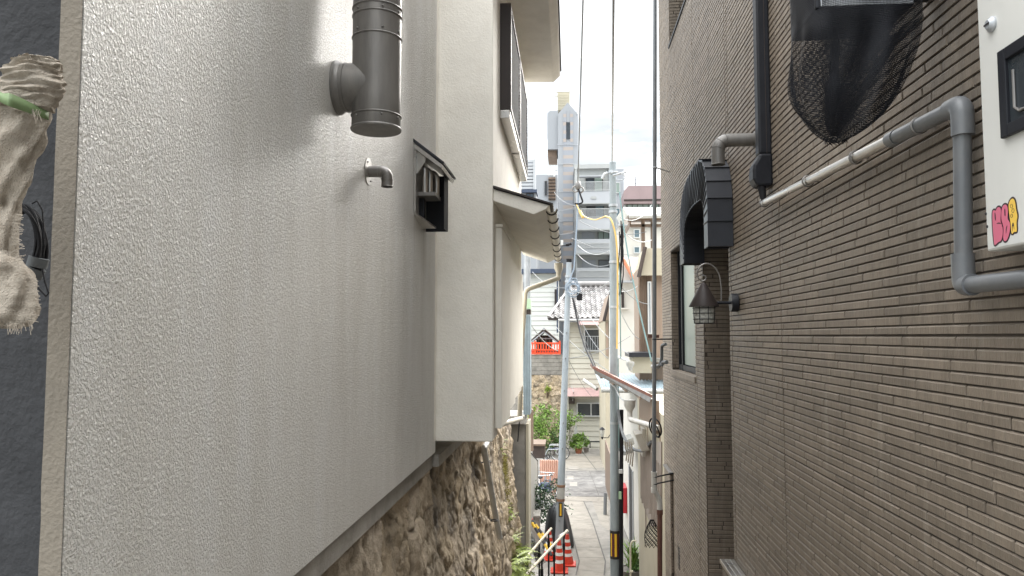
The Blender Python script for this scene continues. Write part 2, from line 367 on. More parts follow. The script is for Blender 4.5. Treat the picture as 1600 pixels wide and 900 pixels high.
M['grey_pot'] = mat('grey_clay_pot', (.20,.18,.16), .7, .15, 8, .05, 40)
M['pink_sheet'] = mat('faded_orange_corrugated', (.66,.43,.34), .55, .1, 4, .03, 30)
M['tarp'] = mat('black_tarpaulin', (.022,.024,.027), .5, .25, 6, .25, 25)
M['chrome'] = mat('bright_metal', (.55,.56,.57), .25, .1, 10, .02, 40, metal=.9)
M['rubber'] = mat('tyre_rubber', (.02,.02,.022), .7, .15, 10, .03, 40)
M['navy'] = mat('navy_fabric', (.04,.055,.09), .7, .15, 10, .1, 60)
M['blue_grey'] = mat('blue_grey_plastic', (.22,.27,.33), .5, .12, 6, .03, 40)
M['red_box'] = mat('red_enamel', (.42,.02,.03), .4, .1, 5, .03, 40)
M['pale_panel'] = mat('milky_plastic_panel', (.50,.50,.47), .4, .08, 2, .04, 30, dirt=((.34,.31,.26), .4))
M['beige_box'] = mat('beige_meter_box', (.40,.375,.33), .5, .06, 5, .03, 40)
M['green_sheet'] = mat('pale_green_plastic', (.38,.55,.36), .5, .1, 5, .03, 40)
M['sticker_paper'] = mat('clear_white_sticker', (.62,.62,.60), .3, .02, 5, 0, 40)
M['sticker_pink'] = mat('pink_ink', (.62,.14,.22), .4, .03, 5, 0, 40)
M['sticker_yellow'] = mat('yellow_ink', (.80,.52,.08), .4, .03, 5, 0, 40)
M['sticker_black'] = mat('black_ink', (.03,.015,.02), .4, .03, 5, 0, 40)
# netting: a see-through weave
b = NB('black_netting')
uv = b.n('ShaderNodeUVMap'); uv.uv_map = 'UVMap'
s_ = b.n('ShaderNodeSeparateXYZ'); b.l(uv.outputs[0], s_.inputs[0])
wob = b.noise(9, 3, .5)
a1 = b.math('ABSOLUTE', b.math('SINE', b.math('MULTIPLY_ADD', wob, 7.0, b.math('MULTIPLY', s_.outputs['X'], 3.14159*280))))
a2 = b.math('ABSOLUTE', b.math('SINE', b.math('MULTIPLY_ADD', wob, 5.0, b.math('MULTIPLY', s_.outputs['Y'], 3.14159*190))))
dens = b.ramp(b.noise(7, 5, .6, stretch=(1,1,.5)), [(.38, .70), (.60, .955)])
hole = b.math('MULTIPLY', b.math('LESS_THAN', a1, dens), b.math('LESS_THAN', a2, b.math('MULTIPLY', dens, .95)))
tr = b.n('ShaderNodeBsdfTransparent'); mx = b.n('ShaderNodeMixShader')
b.l(hole, mx.inputs[0]); b.l(b.b.outputs[0], mx.inputs[1]); b.l(tr.outputs[0], mx.inputs[2]); b.l(mx.outputs[0], b.o.inputs['Surface'])
b.base((.010,.011,.015)); b.rough(.6); b.b.inputs['Specular IOR Level'].default_value = .25; M['net'] = b.m
# ================================================================ SETTING: ground, steps, path
def gz(y):
    pts = [(-40,-1.6),(1.4,-1.6),(10,-4.6),(15.2,-5.06),(38,-5.69),(60,-5.75),(1200,-5.75)]
    for (a, za), (b_, zb) in zip(pts, pts[1:]):
        if y <= b_: return za+(zb-za)*(max(y,a)-a)/(b_-a)
    return -5.75
ys = [-40,-10,1.2,1.4,3,5,7,10,12,15.2,20,25,30,38,60,120,300,1200]
m = MB()
for y in ys:
    for x in (-400,-60,-3,-1.2,0,1.4,4,60,400): m.v.append(Vector((x, y, gz(y)-.012-(.12 if 1.3 < y < 10.5 else 0))))
for i in range(len(ys)-1):
    for k in range(8): m.f.append((i*9+k, i*9+k+1, (i+1)*9+k+1, (i+1)*9+k))
b = NB('ground_concrete')
k = b.ramp(b.noise(1.3, 6, .65), [(.3, (.17,.162,.148)), (.7, (.29,.275,.25))])
k = b.mix(b.ramp(b.noise(.5, 4, .6), [(.45, 0), (.65, .6)]), k, (.15,.145,.138)); b.base(k); b.rough(.85); b.bump(b.noise(40, 5), .3, .01)
M['ground'] = b.m
struct(m.build('ground', M['ground']))
# path slabs of the lane
def slab(name, pts, zo, mt, label=None):
    m = MB(); m.poly([(x, y, gz(y)+zo) for x, y in pts]); return struct(m.build(name, mt))
slab('path', [(-.85,15.3),(1.22,15.3),(1.35,20),(1.95,38),(-.4,38),(-.75,25),(-.9,20)], .004, M['concrete'])
b = NB('worn_asphalt'); b.base(b.mix(b.ramp(b.noise(3, 6, .7), [(.4, 0), (.65, 1)]), (.13,.125,.12), (.24,.23,.215))); b.rough(.9); b.bump(b.noise(70, 4), .4, .006); M['asphalt'] = b.m
def strip(name, px, zo, mt): 
    pts = []
    for (x, y) in px:
        p = PZ(x, y, -5.3)
        for _ in range(12): p = PZ(x, y, gz(p.y))
        pts.append((p.x, p.y))
    return slab(name, pts, zo, mt)
strip('paving_strip', [(900,905),(905,878),(893,831),(884,800),(878,783),(912,784),(926,815),(946,878),(944,905)], .008, M['pave_strip'])
strip('asphalt_patch', [(880,776),(948,777),(947,735),(884,736)], .008, M['asphalt'])
strip('asphalt_patch', [(881,732),(947,731),(944,713),(884,713)], .008, M['pave_strip'])
for px in ([(884,783),(950,784),(950,777),(883,776)], [(925,783),(950,785),(952,830),(938,820)]): strip('paving_slab', px, .012, M['pave_strip'])
J = mat('paving_joint', (.12,.115,.105), .9, .2, 6, .1, 40)
def joint(px, wdt=.016):
    m = MB(); q = []
    for (x, y) in px:
        p = PZ(x, y, -5.3)
        for _ in range(12): p = PZ(x, y, gz(p.y))
        q.append(Vector((p.x, p.y, 0)))
    for a, b2 in zip(q, q[1:]):
        d = (b2-a).normalized(); n = Vector((-d.y, d.x, 0))*wdt/2
        m.poly([(v.x, v.y, gz(v.y)+.016) for v in (a-n, b2-n, b2+n, a+n)])
    struct(m.build('paving_joint', J))
joint([(900,900),(905,878),(893,831),(884,800)], .03); joint([(944,900),(946,878),(926,815),(912,784)], .03)
for y_ in (893,872,856,842,829,817,806,796): joint([(905-(878-y_)*.26, y_),(946-(878-y_)*.32, y_)], .014)
joint([(905,700),(932,735)], .03); joint([(883,757),(948,758)], .02); joint([(884,776),(952,776)], .04); joint([(946,806),(952,806)], .02); joint([(921,736),(936,776)], .02)
for yy in (722,745,768): joint([(886,yy),(947,yy)], .03)
# drain covers in the lane
for (a0_, b0_, c0_, d0_) in ((886,744,896,750),(888,729,904,734),(890,754,902,760)):
    strip('drain_cover', [(a0_,d0_),(c0_,d0_),(c0_,b0_),(a0_,b0_)], .014, M['footing'])
# steps up to the viewer
m = MB(); N = 19; y = 10.2; z = -4.62
for i in range(N):
    y2 = y-(10.2-1.4)/N; z2 = z+(4.62-1.6)/N
    m.box(-1.0, 1.28, y2, y, z2-.4, z2); y, z = y2, z2
struct(m.build('steps', M['concrete']))

# ================================================================ LEFT: stucco house
hs = thing('stucco_house', 'house at left with a big glossy white stucco side wall above the stone retaining wall', 'house', (-3, 3.4, -5.7))
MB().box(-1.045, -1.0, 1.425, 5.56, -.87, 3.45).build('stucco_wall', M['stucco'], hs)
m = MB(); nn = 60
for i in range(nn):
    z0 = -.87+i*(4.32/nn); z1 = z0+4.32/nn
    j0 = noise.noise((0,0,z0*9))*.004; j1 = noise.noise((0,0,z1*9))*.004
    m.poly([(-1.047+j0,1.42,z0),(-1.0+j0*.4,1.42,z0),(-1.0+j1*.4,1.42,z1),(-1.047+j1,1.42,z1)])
m.build('wall_edge', M['shaded_edge'], hs, fix=False, label='end face of the stucco wall with its shade painted in as darker beige')
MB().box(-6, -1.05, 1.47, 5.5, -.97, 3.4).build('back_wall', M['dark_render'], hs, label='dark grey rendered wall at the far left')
MB().box(-1.2, -1.022, 1.43, 5.55, -.985, -.872).build('footing', M['footing'], hs)
# exhaust duct with its tee
YD = 3.1; XD = -.826
d = thing('exhaust_duct', 'fat grey vertical exhaust duct with a tee branch into the white stucco wall', 'duct', (XD, YD, .86))
m = MB(); m.lathe([(.001,0),(.100,0),(.100,.003),(.105,.012),(.105,.14),(.105,3.2)], (XD,YD,.893), 40); m.build('pipe', M['duct'], d, smooth=True)
m = MB(); m.lathe([(.001,.0),(.108,.0),(.110,.006),(.107,.012),(.001,.012)], (XD,YD,.887), 40); m.build('end_cap', M['duct'], d, smooth=True)
for zz in (.948, 1.29, 1.385, 1.42, 1.56, 1.9, 2.4):
    m = MB(); m.torus((XD,YD,zz), .106, .0035, n=40, m=6); m.build('seam_ring', M['duct'], d, smooth=True)
for zz in (.933, 1.31, 1.40):
    for a in (-2.2, -1.1, -.3):
        m = MB(); m.ball((XD+.107*math.cos(a), YD+.107*math.sin(a), zz), .005, 8, 5); m.build('rivet', M['duct'], d, smooth=True)
m = MB(); m.lathe([(.103,0),(.103,.172)], (-.998,YD,1.08), 36, 'X'); br = m.build('branch', M['duct'], d, smooth=True)
m = MB(); m.lathe([(.001,0),(.116,.0),(.116,.010),(.110,.016),(.106,.030),(.001,.030)], (-1.0,YD,1.08), 36, 'X'); m.build('wall_collar', M['duct'], br, smooth=True)
m = MB(); m.torus((-.955,YD,1.08), .104, .004, (1,0,0), 36, 6); m.build('seam_ring', M['duct'], br, smooth=True)
m = MB(); m.tube([(-1.0,YD-.01,1.75),(-.93,YD-.01,1.75)], .008); m.torus((XD,YD,1.75), .108, .006, n=36, m=6); m.build('pipe_bracket', M['duct'], d, smooth=True)
# small elbow vent
YV = 3.61
d = thing('elbow_vent_pipe', 'small steel elbow pipe on a round flange below the fat duct', 'pipe', (-1, YV, .745))
m = MB(); m.tube(bend([(-.995,YV,.825),(-.902,YV,.825),(-.902,YV,.745)], .06, 7), .0285, 20, False); m.build('pipe', M['dull_steel'], d, smooth=True)
m = MB(); m.lathe([(.001,0),(.068,0),(.068,.003),(.001,.004)], (-.9985,YV,.825), 32, 'X'); m.build('flange', M['steel'], d, smooth=True)
for k in range(4):
    a = .6+k*math.pi/2; m = MB(); m.ball((-.994, YV+.052*math.cos(a), .825+.052*math.sin(a)), .0045, 8, 5); m.build('screw', M['dull_steel'], d, smooth=True)
m = MB()
for t in range(5):
    a = math.pi/2*t/4; c_ = Vector((-.902-.045+.045*math.sin(a), YV, .825-.045+.045*math.cos(a))); m.torus(c_, .029, .0012, (math.cos(a),0,-math.sin(a)), 20, 5)
m.build('elbow_rib', M['dull_steel'], d, smooth=True)
m = MB(); m.torus((-.902,YV,.748), .028, .003, (0,0,1), 24, 6); m.build('outlet_rim', M['dull_steel'], d, smooth=True)
# hooded outlet box
d = thing('vent_hood_box', 'hooded metal vent box with curved steel pipes inside on the stucco wall', 'vent hood', (-1, 4.95, .73))
MB().prism([(-1.0,4.70,1.245),(-1.0,4.70,.80),(-.985,4.70,.80),(-.985,4.70,1.245)], (0,.06,0)).build('wall_frame', M['steel'], d, bevel=.002)
m = MB(); m.prism([(-1.0,4.68,1.285),(-.795,4.68,1.125),(-.800,4.68,1.110),(-1.0,4.68,1.262)], (0,.50,0)); m.build('hood_roof', M['charcoal'], d, bevel=.002)
m = MB(); m.prism([(-1.0,4.69,1.258),(-.805,4.69,1.105),(-.815,4.69,1.085),(-1.0,4.69,1.225)], (0,.48,0)); m.build('hood_lining', M['steel'], d)
MB().box(-1.0, -.845, 5.13, 5.145, .735, 1.13).build('side_panel', M['black_metal'], d)
MB().box(-.849, -.845, 4.98, 5.13, .735, 1.12).build('front_flap', M['black_metal'], d)
m = MB(); m.prism([(-1.0,4.72,.79),(-.985,4.72,.79),(-.90,4.98,.735),(-1.0,4.98,.735)], (0,0,.012)); m.build('bottom_tray', M['steel'], d)
m = MB(); m.prism([(-1.0,4.73,1.235),(-.93,4.73,1.185),(-.93,4.73,1.14),(-.985,4.73,1.06),(-1.0,4.73,1.06)], (0,.008,0)); m.build('gusset', M['steel'], d)
for q, (yy, xx) in enumerate(((4.80,-.945),(4.87,-.925),(4.96,-.895))):
    m = MB(); m.tube(bend([(-.995,yy,1.115),(xx,yy,1.115),(xx,yy,.95)], .07, 7), .021, 16); m.build('curved_pipe', M['steel'], d, smooth=True)
MB().box(-.995, -.87, 4.78, 4.99, .925, .95).build('pipe_clamp', M['dull_steel'], d, bevel=.002)
MB().box(-.995, -.96, 4.86, 4.90, .79, .925).build('bracket', M['black_metal'], d)

# cloth bundle and the coil of cable
YC = 1.22
d = thing('cloth_wrapped_bundle', 'frayed beige cloth wrapped round a hanging cable bundle with green tape at the left edge', 'cloth bundle', (-.95, YC, .0))
def cl_row(py, xl, xr):      # outline of the bundle from its silhouette rows, at its own distance
    a = P(xl, py, YC); c_ = P(xr, py, YC); return (a.x+c_.x)/2, (c_.x-a.x)/2, c_.z
def cloth(rows, seed, amp=.006, folds=9, tw=0, thick=.6, n=96, wz=.08):
    m = MB(); rr = []
    for i in range(len(rows)-1):
        for t in range(10):
            u = t/10; rr.append([rows[i][k]*(1-u)+rows[i+1][k]*u for k in range(3)])
    rr.append(rows[-1]); H = len(rr)
    for i, (py, xl, xr) in enumerate(rr):
        cx, rx, zz = cl_row(py, xl, xr); ry = min(rx*thick, .05)+.004
        for k in range(n):
            a = 2*math.pi*k/n
            dd = amp*(math.sin(folds*a+tw*i*.08+2.2*noise.noise((math.cos(a)*2, math.sin(a)*2+seed, i*.05)))*.5+noise.noise((math.cos(a)*1.6, seed+math.sin(a)*1.6, i*wz))*1.2+.25*noise.noise((math.cos(a)*4, seed+math.sin(a)*4, i*.25)))
            m.v.append(Vector((cx+(rx+dd)*math.cos(a), YC+(ry+dd*1.6)*math.sin(a), zz+.004*noise.noise((a*1.5, seed, i*.2))+(0 if 0 < i < H-1 else .006*noise.noise((a*6, seed*3, 1))))))
    for i in range(H-1):
        for k in range(n): m.f.append((i*n+k, i*n+(k+1)%n, (i+1)*n+(k+1)%n, (i+1)*n+k))
    m.f.append(tuple(range(n-1,-1,-1))); m.f.append(tuple((H-1)*n+k for k in range(n)))
    return m
cloth([(93,30,88),(99,24,92),(112,8,94),(130,6,97),(150,4,92),(170,6,80)], 3, .004, 2, 14, wz=.22).build('top_wrap', M['cloth'], d, smooth=True)
cloth([(150,-6,80),(170,-10,78),(182,-8,72)], 9, .004, 4, 4).build('middle_wrap', M['cloth'], d, smooth=True)
cloth([(176,-30,73),(210,-32,66),(240,-34,55),(275,-36,42),(310,-38,30),(345,-40,27),(400,-40,24),(425,-40,22)], 17, .006, 7, 3).build('hanging_flap', M['cloth'], d, smooth=True)
cloth([(392,-40,20),(420,-44,44),(445,-44,52),(480,-42,57),(500,-38,50),(511,-30,34)], 29, .007, 6, 3).build('bottom_wrap', M['cloth'], d, smooth=True)
m = MB(); ln = 44
for i in range(ln+1):
    t = i/ln; q0 = P(-20+t*97, 143+t*30-8*math.sin(math.pi*t)*.3, YC); q1 = P(-20+t*97, 162+t*27-8*math.sin(math.pi*t)*.3, YC)
    yy = YC-.060-.006*math.sin(9*t)+(.062*max(0, t-.8)/.2)
    m.v += [Vector((q0.x, yy, q0.z+.002*math.sin(17*t))), Vector((q1.x, yy-.001, q1.z+.0015*math.sin(13*t+1)))]
for i in range(ln): m.f.append((2*i, 2*i+2, 2*i+3, 2*i+1))
tp = m.build('green_tape', M['green_tape'], d, smooth=True); sm = tp.modifiers.new('thick', 'SOLIDIFY'); sm.thickness = .0015
m = MB(); rnd = random.Random(5)
for i in range(190):
    k = rnd.random()
    if k < .32: px, py = 22+rnd.random()*5, 335+rnd.random()*100
    elif k < .6: px, py = 46+rnd.random()*8-abs(rnd.random()-.5)*6, 430+rnd.random()*75
    elif k < .75: px, py = 20+rnd.random()*45, 174+rnd.random()*7
    elif k < .88: px, py = 40+rnd.random()*50, 92+rnd.random()*5
    else: px, py = 10+rnd.random()*40, 505+rnd.random()*8
    a_ = P(px, py, YC-.03); L = .004+.012*rnd.random()
    if .32 <= k < .6 or k < .32: e = Vector((L, 0, (rnd.random()-.5)*L))
    else: e = Vector(((rnd.random()-.5)*L, 0, -L if k < .75 or k >= .88 else L*.6))
    m.tube([a_-e*.4, a_+e*.5+Vector((0,0,.001)), a_+e], .0005, 4)
m.build('frayed_threads', M['cloth'], d, stuff=True)
m = MB(); m.tube([P(20,120,YC+.01), P(34,104,YC+.01), P(44,97,YC+.01), P(60,96,YC+.01)], .012, 10); m.build('cable_end', M['grey_tape'], d, smooth=True)
m = MB(); m.tube([P(-30,200,YC), P(-60,-120,YC), P(-60,-500,YC)], .02, 10); m.build('hanging_cable', M['black_rubber'], d, smooth=True)
d = thing('cable_coil', 'hanging coil of black cable bound with grey tape beside the frayed cloth', 'cable coil', P(45,450,1.30))
rnd = random.Random(8); cc = P(32,384,1.32); m = MB()
for i in range(16):
    cx = cc.x+rnd.uniform(-.004,.004); rx = .040+rnd.uniform(-.006,.006); rz = .073+rnd.uniform(-.006,.006); yy = cc.y+rnd.uniform(-.012,.012)
    m.tube([(cx+rx*math.cos(a), yy+.004*math.sin(a*3+i), cc.z+rz*math.sin(a)) for a in [2*math.pi*k/40 for k in range(41)]], .0033, 7)
m.build('coil', M['black_rubber'], d, smooth=True)
for an in (-.75, -.45):
    c0 = cc+Vector((.040*math.cos(an), 0, .073*math.sin(an))); c1 = c0+Vector((-.010*math.sin(an)*-1, 0, .018))
    t_ = Vector((-.040*math.sin(an), 0, .073*math.cos(an))).normalized()
    m = MB(); m.tube([c0-t_*.009, c0+t_*.009], .0175, 14); m.build('tape_band', M['grey_tape'], d, smooth=True)
m = MB(); m.tube([P(50,318,1.3),P(58,314,1.3),P(66,328,1.3),P(68,352,1.3),P(69,372,1.3)], .0014, 6); m.build('loose_end', M['black_rubber'], d, smooth=True); m = MB(); m.tube([P(66,420,1.3),P(70,440,1.3),P(76,458,1.3),P(72,463,1.3),P(60,450,1.3),P(56,444,1.3)], .0016, 6)
m.build('loose_end', M['black_rubber'], d, smooth=True)
m = MB(); m.tube([P(32,318,1.36), P(30,200,1.42), P(28,120,1.44)], .003, 6); m.tube([P(28,122,1.42), P(28,122,1.47)], .006, 8); m.build('hook', M['black_metal'], d)

# ================================================================ LEFT: retaining stone wall
np.random.seed(4)
def stone_sheet(fn, nu, nv, U, V, cell, amp, seed, elong=1.5, round_=.03):
    """grid (u along, v down) displaced outward by irregular stones; fn(u,v)->(pos,normal)"""
    rs = np.random.RandomState(seed); gu, gv = int(U/cell)+3, int(V/(cell/elong*1.1))+3
    cu = cell; cv = cell/elong*1.1; pu = []; 
    for i in range(gu):
        for j in range(gv): pu.append(((i-1+rs.rand()*.9+(j%2)*.5)*cu, (j-1+rs.rand()*.9)*cv, rs.rand(), rs.rand(), rs.randn()*.18, rs.randn()*.25))
    pu = np.array(pu); m = MB(); cols = []
    for j in range(nv+1):
        for i in range(nu+1):
            u, v = U*i/nu, V*j/nv
            w1 = noise.noise((u*5+seed, v*5, 0))*.055; w2 = noise.noise((u*5, v*5+9, seed))*.055
            dd = np.sqrt(((pu[:,0]-u-w1)/cu)**2+((pu[:,1]-v-w2)/cv)**2); o_ = np.argpartition(dd, 2)[:2]; o_ = o_[np.argsort(dd[o_])]
            c0 = pu[o_[0]]; e = dd[o_[1]]-dd[o_[0]]
            hgt = min(e/.10, 1)**.5*amp*(.2+.9*c0[2])+((u-c0[0])*c0[4]+(v-c0[1])*c0[5])*.35*min(e/.2,1)
            hgt += noise.fractal((u*3.1, v*6.5, seed), 1.0, 2.0, 4)*amp*.5 + (.5-abs(noise.noise((u*11, v*5, seed))))*amp*.9 + noise.noise((u*32, v*20, seed))*amp*.28
            p, nrm = fn(u, v); m.v.append(Vector(p)+Vector(nrm)*hgt)
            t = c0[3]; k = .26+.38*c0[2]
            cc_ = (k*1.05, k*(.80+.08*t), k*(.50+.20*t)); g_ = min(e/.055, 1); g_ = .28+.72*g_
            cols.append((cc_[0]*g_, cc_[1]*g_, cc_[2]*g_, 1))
    for j in range(nv):
        for i in range(nu): a = j*(nu+1)+i; m.f.append((a, a+1, a+nu+2, a+nu+1))
    return m, cols
def setcol(o, cols):
    at = o.data.color_attributes.new('stone', 'FLOAT_COLOR', 'POINT')
    at.data.foreach_set('color', [x for c_ in cols for x in c_])
rw = thing('stone_retaining_wall', 'steep rough brown stone retaining wall under the stucco and cream houses', 'retaining wall', (-1.2, 8, -5.2))
def fn(u, v): return ((-1.10+.105*v, 1.5+u, -.98-v), (1, 0, .1))
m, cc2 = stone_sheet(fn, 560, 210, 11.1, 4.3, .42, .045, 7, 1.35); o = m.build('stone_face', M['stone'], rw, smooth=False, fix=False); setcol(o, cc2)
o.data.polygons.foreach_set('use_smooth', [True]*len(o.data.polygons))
MB().prism([(-1.17,1.47,-.985),(-6,1.47,-.985),(-6,1.47,-5.7),(-.75,1.47,-5.7)], (0,11.1,0)).build('wall_core', M['footing'], rw)
MB().box(-1.16, -.98, 5.6, 9.2, -.985, -.90).build('top_course', M['footing'], rw)
MB().box(-4, -1.25, 12.58, 14.8, -5.7, -1.6).build('wall_core', M['footing'], rw)
# moss and ferns on the wall
def wall_x(z): return -1.10+.105*(-z-.98)+.04
def frond(m, base, d, L, w_, rnd):
    d = Vector(d).normalized(); side = d.cross(Vector((0,0,1)))
    side = side.normalized() if side.length > .05 else Vector((0,1,0)); p = Vector(base); n = 12; pts = []
    for i in range(n+1): pts.append(p.copy()); p = p+d*(L/n); d = (d+Vector((0,0,-.11))).normalized()
    for i in range(1, n):
        ww = w_*math.sin(math.pi*(i/n)**.7)*(.8+.4*rnd.random())
        for sg in (-1, 1):
            tip = pts[i]+side*sg*ww+d*ww*.35+Vector((0,0,-.12*ww)); a_ = pts[i]-d*L/n*.32; c_ = pts[i]+d*L/n*.32
            m.add([a_, c_, tip], [(0,1,2)])
def fern(px, py, Y, n, L, label, seed, grp):
    rnd = random.Random(seed); p = P(px, py, Y); x = wall_x(p.z); base = Vector((x, Y, p.z)); m = MB()
    for i in range(n):
        a = rnd.uniform(-1.5, 1.5); frond(m, base+Vector((0, rnd.uniform(-.12,.12), rnd.uniform(-.1,.1))), (math.cos(a)*.6, math.sin(a), rnd.uniform(.2,1.1)), L*rnd.uniform(.6,1.15), L*.16, rnd)
    return tag(m.build('fern', M['fern'], fix=False), label, 'fern', grp)
G_ = 'ferns growing on the stone wall'
fern(788,888,10.8,60,.46,'large yellow green fern clump at the foot of the stone wall by the handrail',1,G_)
fern(801,872,11.6,40,.38,'fern clump low on the stone wall just beyond the largest fern',2,G_)
fern(787,845,11.2,20,.26,'fern clump near the bottom end of the slanting drainpipe',3,G_)
fern(783,803,11.2,12,.20,'small fern halfway up the stone wall beside the drainpipe',4,G_)
fern(772,698,11.0,10,.16,'small tuft high on the stone wall just under the cream house',5,G_)
fern(806,900,12.0,40,.4,'bright fern clump at the bottom of the frame beside the handrail',6,G_)
def mossy(px, py, Y, ry, rz, seed, label):
    rnd = random.Random(seed); p = P(px, py, Y); m = MB()
    for i in range(420):
        a = rnd.gauss(0, .45)*ry; c_ = rnd.gauss(0, .45)*rz; z = p.z+c_; q = Vector((wall_x(z)+rnd.uniform(.0,.03), Y+a, z)); s_ = .018*rnd.uniform(.5,1.3)
        dv_ = Vector((rnd.gauss(0,1), rnd.gauss(0,1), rnd.gauss(0,1))).normalized()*s_; e = dv_.orthogonal().normalized()*s_*.5
        m.add([q-e, q+e, q+dv_], [(0,1,2)])
    return tag(m.build('moss_patch', M['moss'], fix=False), label, 'moss', 'moss on the stone wall')
mossy(776,752,11.2,.45,.5,3,'yellow moss strip on the stone wall right of the drainpipe'); mossy(771,727,11.1,.3,.2,5,'small moss patch above the yellow moss strip on the stone wall')

# ================================================================ LEFT: cream house beyond
Xc = -.57
ch = thing('cream_house', 'cream rendered house with deep eaves and a shuttered window beyond the stucco wall', 'house', (-3, 7.4, -5.2))
m = MB(); m.prism([(-4,5.565,-.79),(-4,5.95,-.79),(-4,5.95,-.66),(-4,9.0,-.66),(-4,9.0,3.3),(-4,5.565,3.3)], (4+Xc,0,0)); m.build('wall', M['house_cream'], ch, bevel=.008)
m = MB(); m.prism([(-1.0,5.56,-.78),(-1.0,5.50,-.78),(-.995,5.56,-.78)], (0,0,4.2)); m.build('corner_fillet', M['house_cream'], ch)
# upper eave
m = MB(); m.prism([(-4,5.6,3.75),(-.10,5.6,3.33),(-.085,5.6,3.27),(-.17,5.6,3.19),(-4,5.6,3.23)], (0,3.55,0)); m.build('upper_eave', M['house_cream'], ch, bevel=.01)
m = MB(); m.prism([(-4,5.57,3.80),(-.09,5.57,3.355),(-.07,5.57,3.335),(-4,5.57,3.76)], (0,3.6,0)); m.build('upper_roof', M['brown_metal'], ch)
# lower eave
m = MB(); m.prism([(Xc,5.6,1.13),(-.135,5.6,.995),(-.17,5.6,.965),(-.258,5.6,.925),(Xc,5.6,1.035)], (0,3.75,0)); m.build('lower_eave', M['house_cream'], ch, bevel=.006)
m = MB(); m.prism([(Xc+.001,5.58,1.152),(-.11,5.58,1.008),(-.115,5.58,.996),(Xc+.001,5.58,1.134)], (0,3.8,0)); m.build('lower_roof', M['brown_metal'], ch)
gt = MB(); n = 10
def half(r): return [Vector((-.125+r*math.cos(a), 0, .985+r*math.sin(a))) for a in [math.pi+math.pi*k/n for k in range(n+1)]]
o1, i1 = half(.040), half(.036)
prof = [(p.x, 5.66, p.z) for p in o1]+[(p.x, 5.66, p.z) for p in reversed(i1)]
gt.prism(prof, (0,3.8,0)); gu = gt.build('gutter', M['cream_pipe'], ch, smooth=True)
for yy in (5.72,6.15,6.65,7.15,7.7,8.25,8.8,9.3):
    m = MB(); m.tube([(-.24,yy-.02,.955),(-.165,yy,.975)]+[(-.125+.045*math.cos(a), yy, .985+.045*math.sin(a)) for a in [math.pi+math.pi*k/10 for k in range(11)]], .0048, 6); m.build('gutter_hook', M['black_metal'], gu)
m = MB(); m.lathe([(.028,0),(.034,.05),(.055,.10),(.055,.17)], P(873,432,9.4)+Vector((0,0,0)), 16); m.build('hopper', M['cream_pipe'], ch, smooth=True)
m = MB(); a_ = P(873,432,9.4); m.tube(bend([a_+Vector((0,0,.02)), a_-Vector((0,0,.02)), P(821,453,9.25), P(814,560,9.2), P(812,656,9.15)], .06), .030, 14); m.build('downpipe', M['cream_pipe'], ch, smooth=True)
m = MB(); m.tube([P(814,654,9.1), P(764,668,5.75)], [.028,.026], 14); m.build('outlet_pipe', M['cream_pipe'], ch, smooth=True)
for py in (490,555,619):
    m = MB(); q = P(813.5, py, 9.18); m.torus(q, .033, .005, n=16, m=6); m.tube([q, q+Vector((-.05,.02,0))], .005); m.build('pipe_clip', M['cream_pipe'], ch)
# shuttered window upstairs
def pX(px, py, x): return PX(px, py, x)
wd = thing('shuttered_window', 'dark framed louvred window under the upper eave of the cream house', 'window', (-.55, 7.4, 1.9))
def louvred(y0, y1, z0, z1, tail):
    fr = MB(); x0, x1 = Xc, -.475
    fr.box(x0,x1,y0,y0+.07,z0,z1+.02); fr.box(x0,x1,y1-.05,y1,z0,z1+.02); fr.box(x0,x1,y0+.07,y1-.05,z1-.03,z1+.02); fr.box(x0,x1,y0+.07,y1-.05,z0,z0+.04)
    f_ = fr.build('frame', M['brown_metal'], wd, bevel=.004)
    lv = MB(); k = int((z1-z0-.08)/.034)
    for i in range(k):
        zz = z0+.05+i*.034; lv.add([(x1-.03,y0+.07,zz),(x1-.03,y1-.05,zz),(x1-.006,y1-.05,zz+.020),(x1-.006,y0+.07,zz+.020)], [(0,1,2,3)])
    lo = lv.build('louvre', M['louver'], wd); so = lo.modifiers.new('t', 'SOLIDIFY'); so.thickness = .005
    MB().box(Xc, -.53, y0+.07, y1-.05, z0+.04, z1-.03).build('pane', M['glass_blue'], wd)
    MB().box(x0, x1-.01, y0+.002, y1-.002, z0-.075, z0-.002).build('sill', M['steel'], wd, bevel=.006)
louvred(6.15, 7.35, 1.92, 2.83, 0); louvred(7.42, 8.75, 1.92, 2.83, 0)
# shutter box and panels below the lower eave
MB().box(Xc-.01, -.520, 5.80, 6.65, -.72, .86).build('shutter_box', M['cream_paint'], ch, bevel=.006)
MB().box(Xc-.01, -.513, 5.79, 6.66, .862, .885).build('shutter_box_lid', M['cream_paint'], ch, bevel=.003)
MB().box(Xc-.01, -.540, 6.68, 7.55, -.68, .74).build('wall_panel', M['cream_paint'], ch, bevel=.004)
MB().box(Xc-.01, -.545, 7.57, 8.25, -.64, .74).build('wall_panel', M['cream_paint'], ch, bevel=.004)
MB().box(Xc-.01, -.550, 8.27, 8.98, -.60, .74).build('wall_panel', M['cream_paint'], ch, bevel=.004)
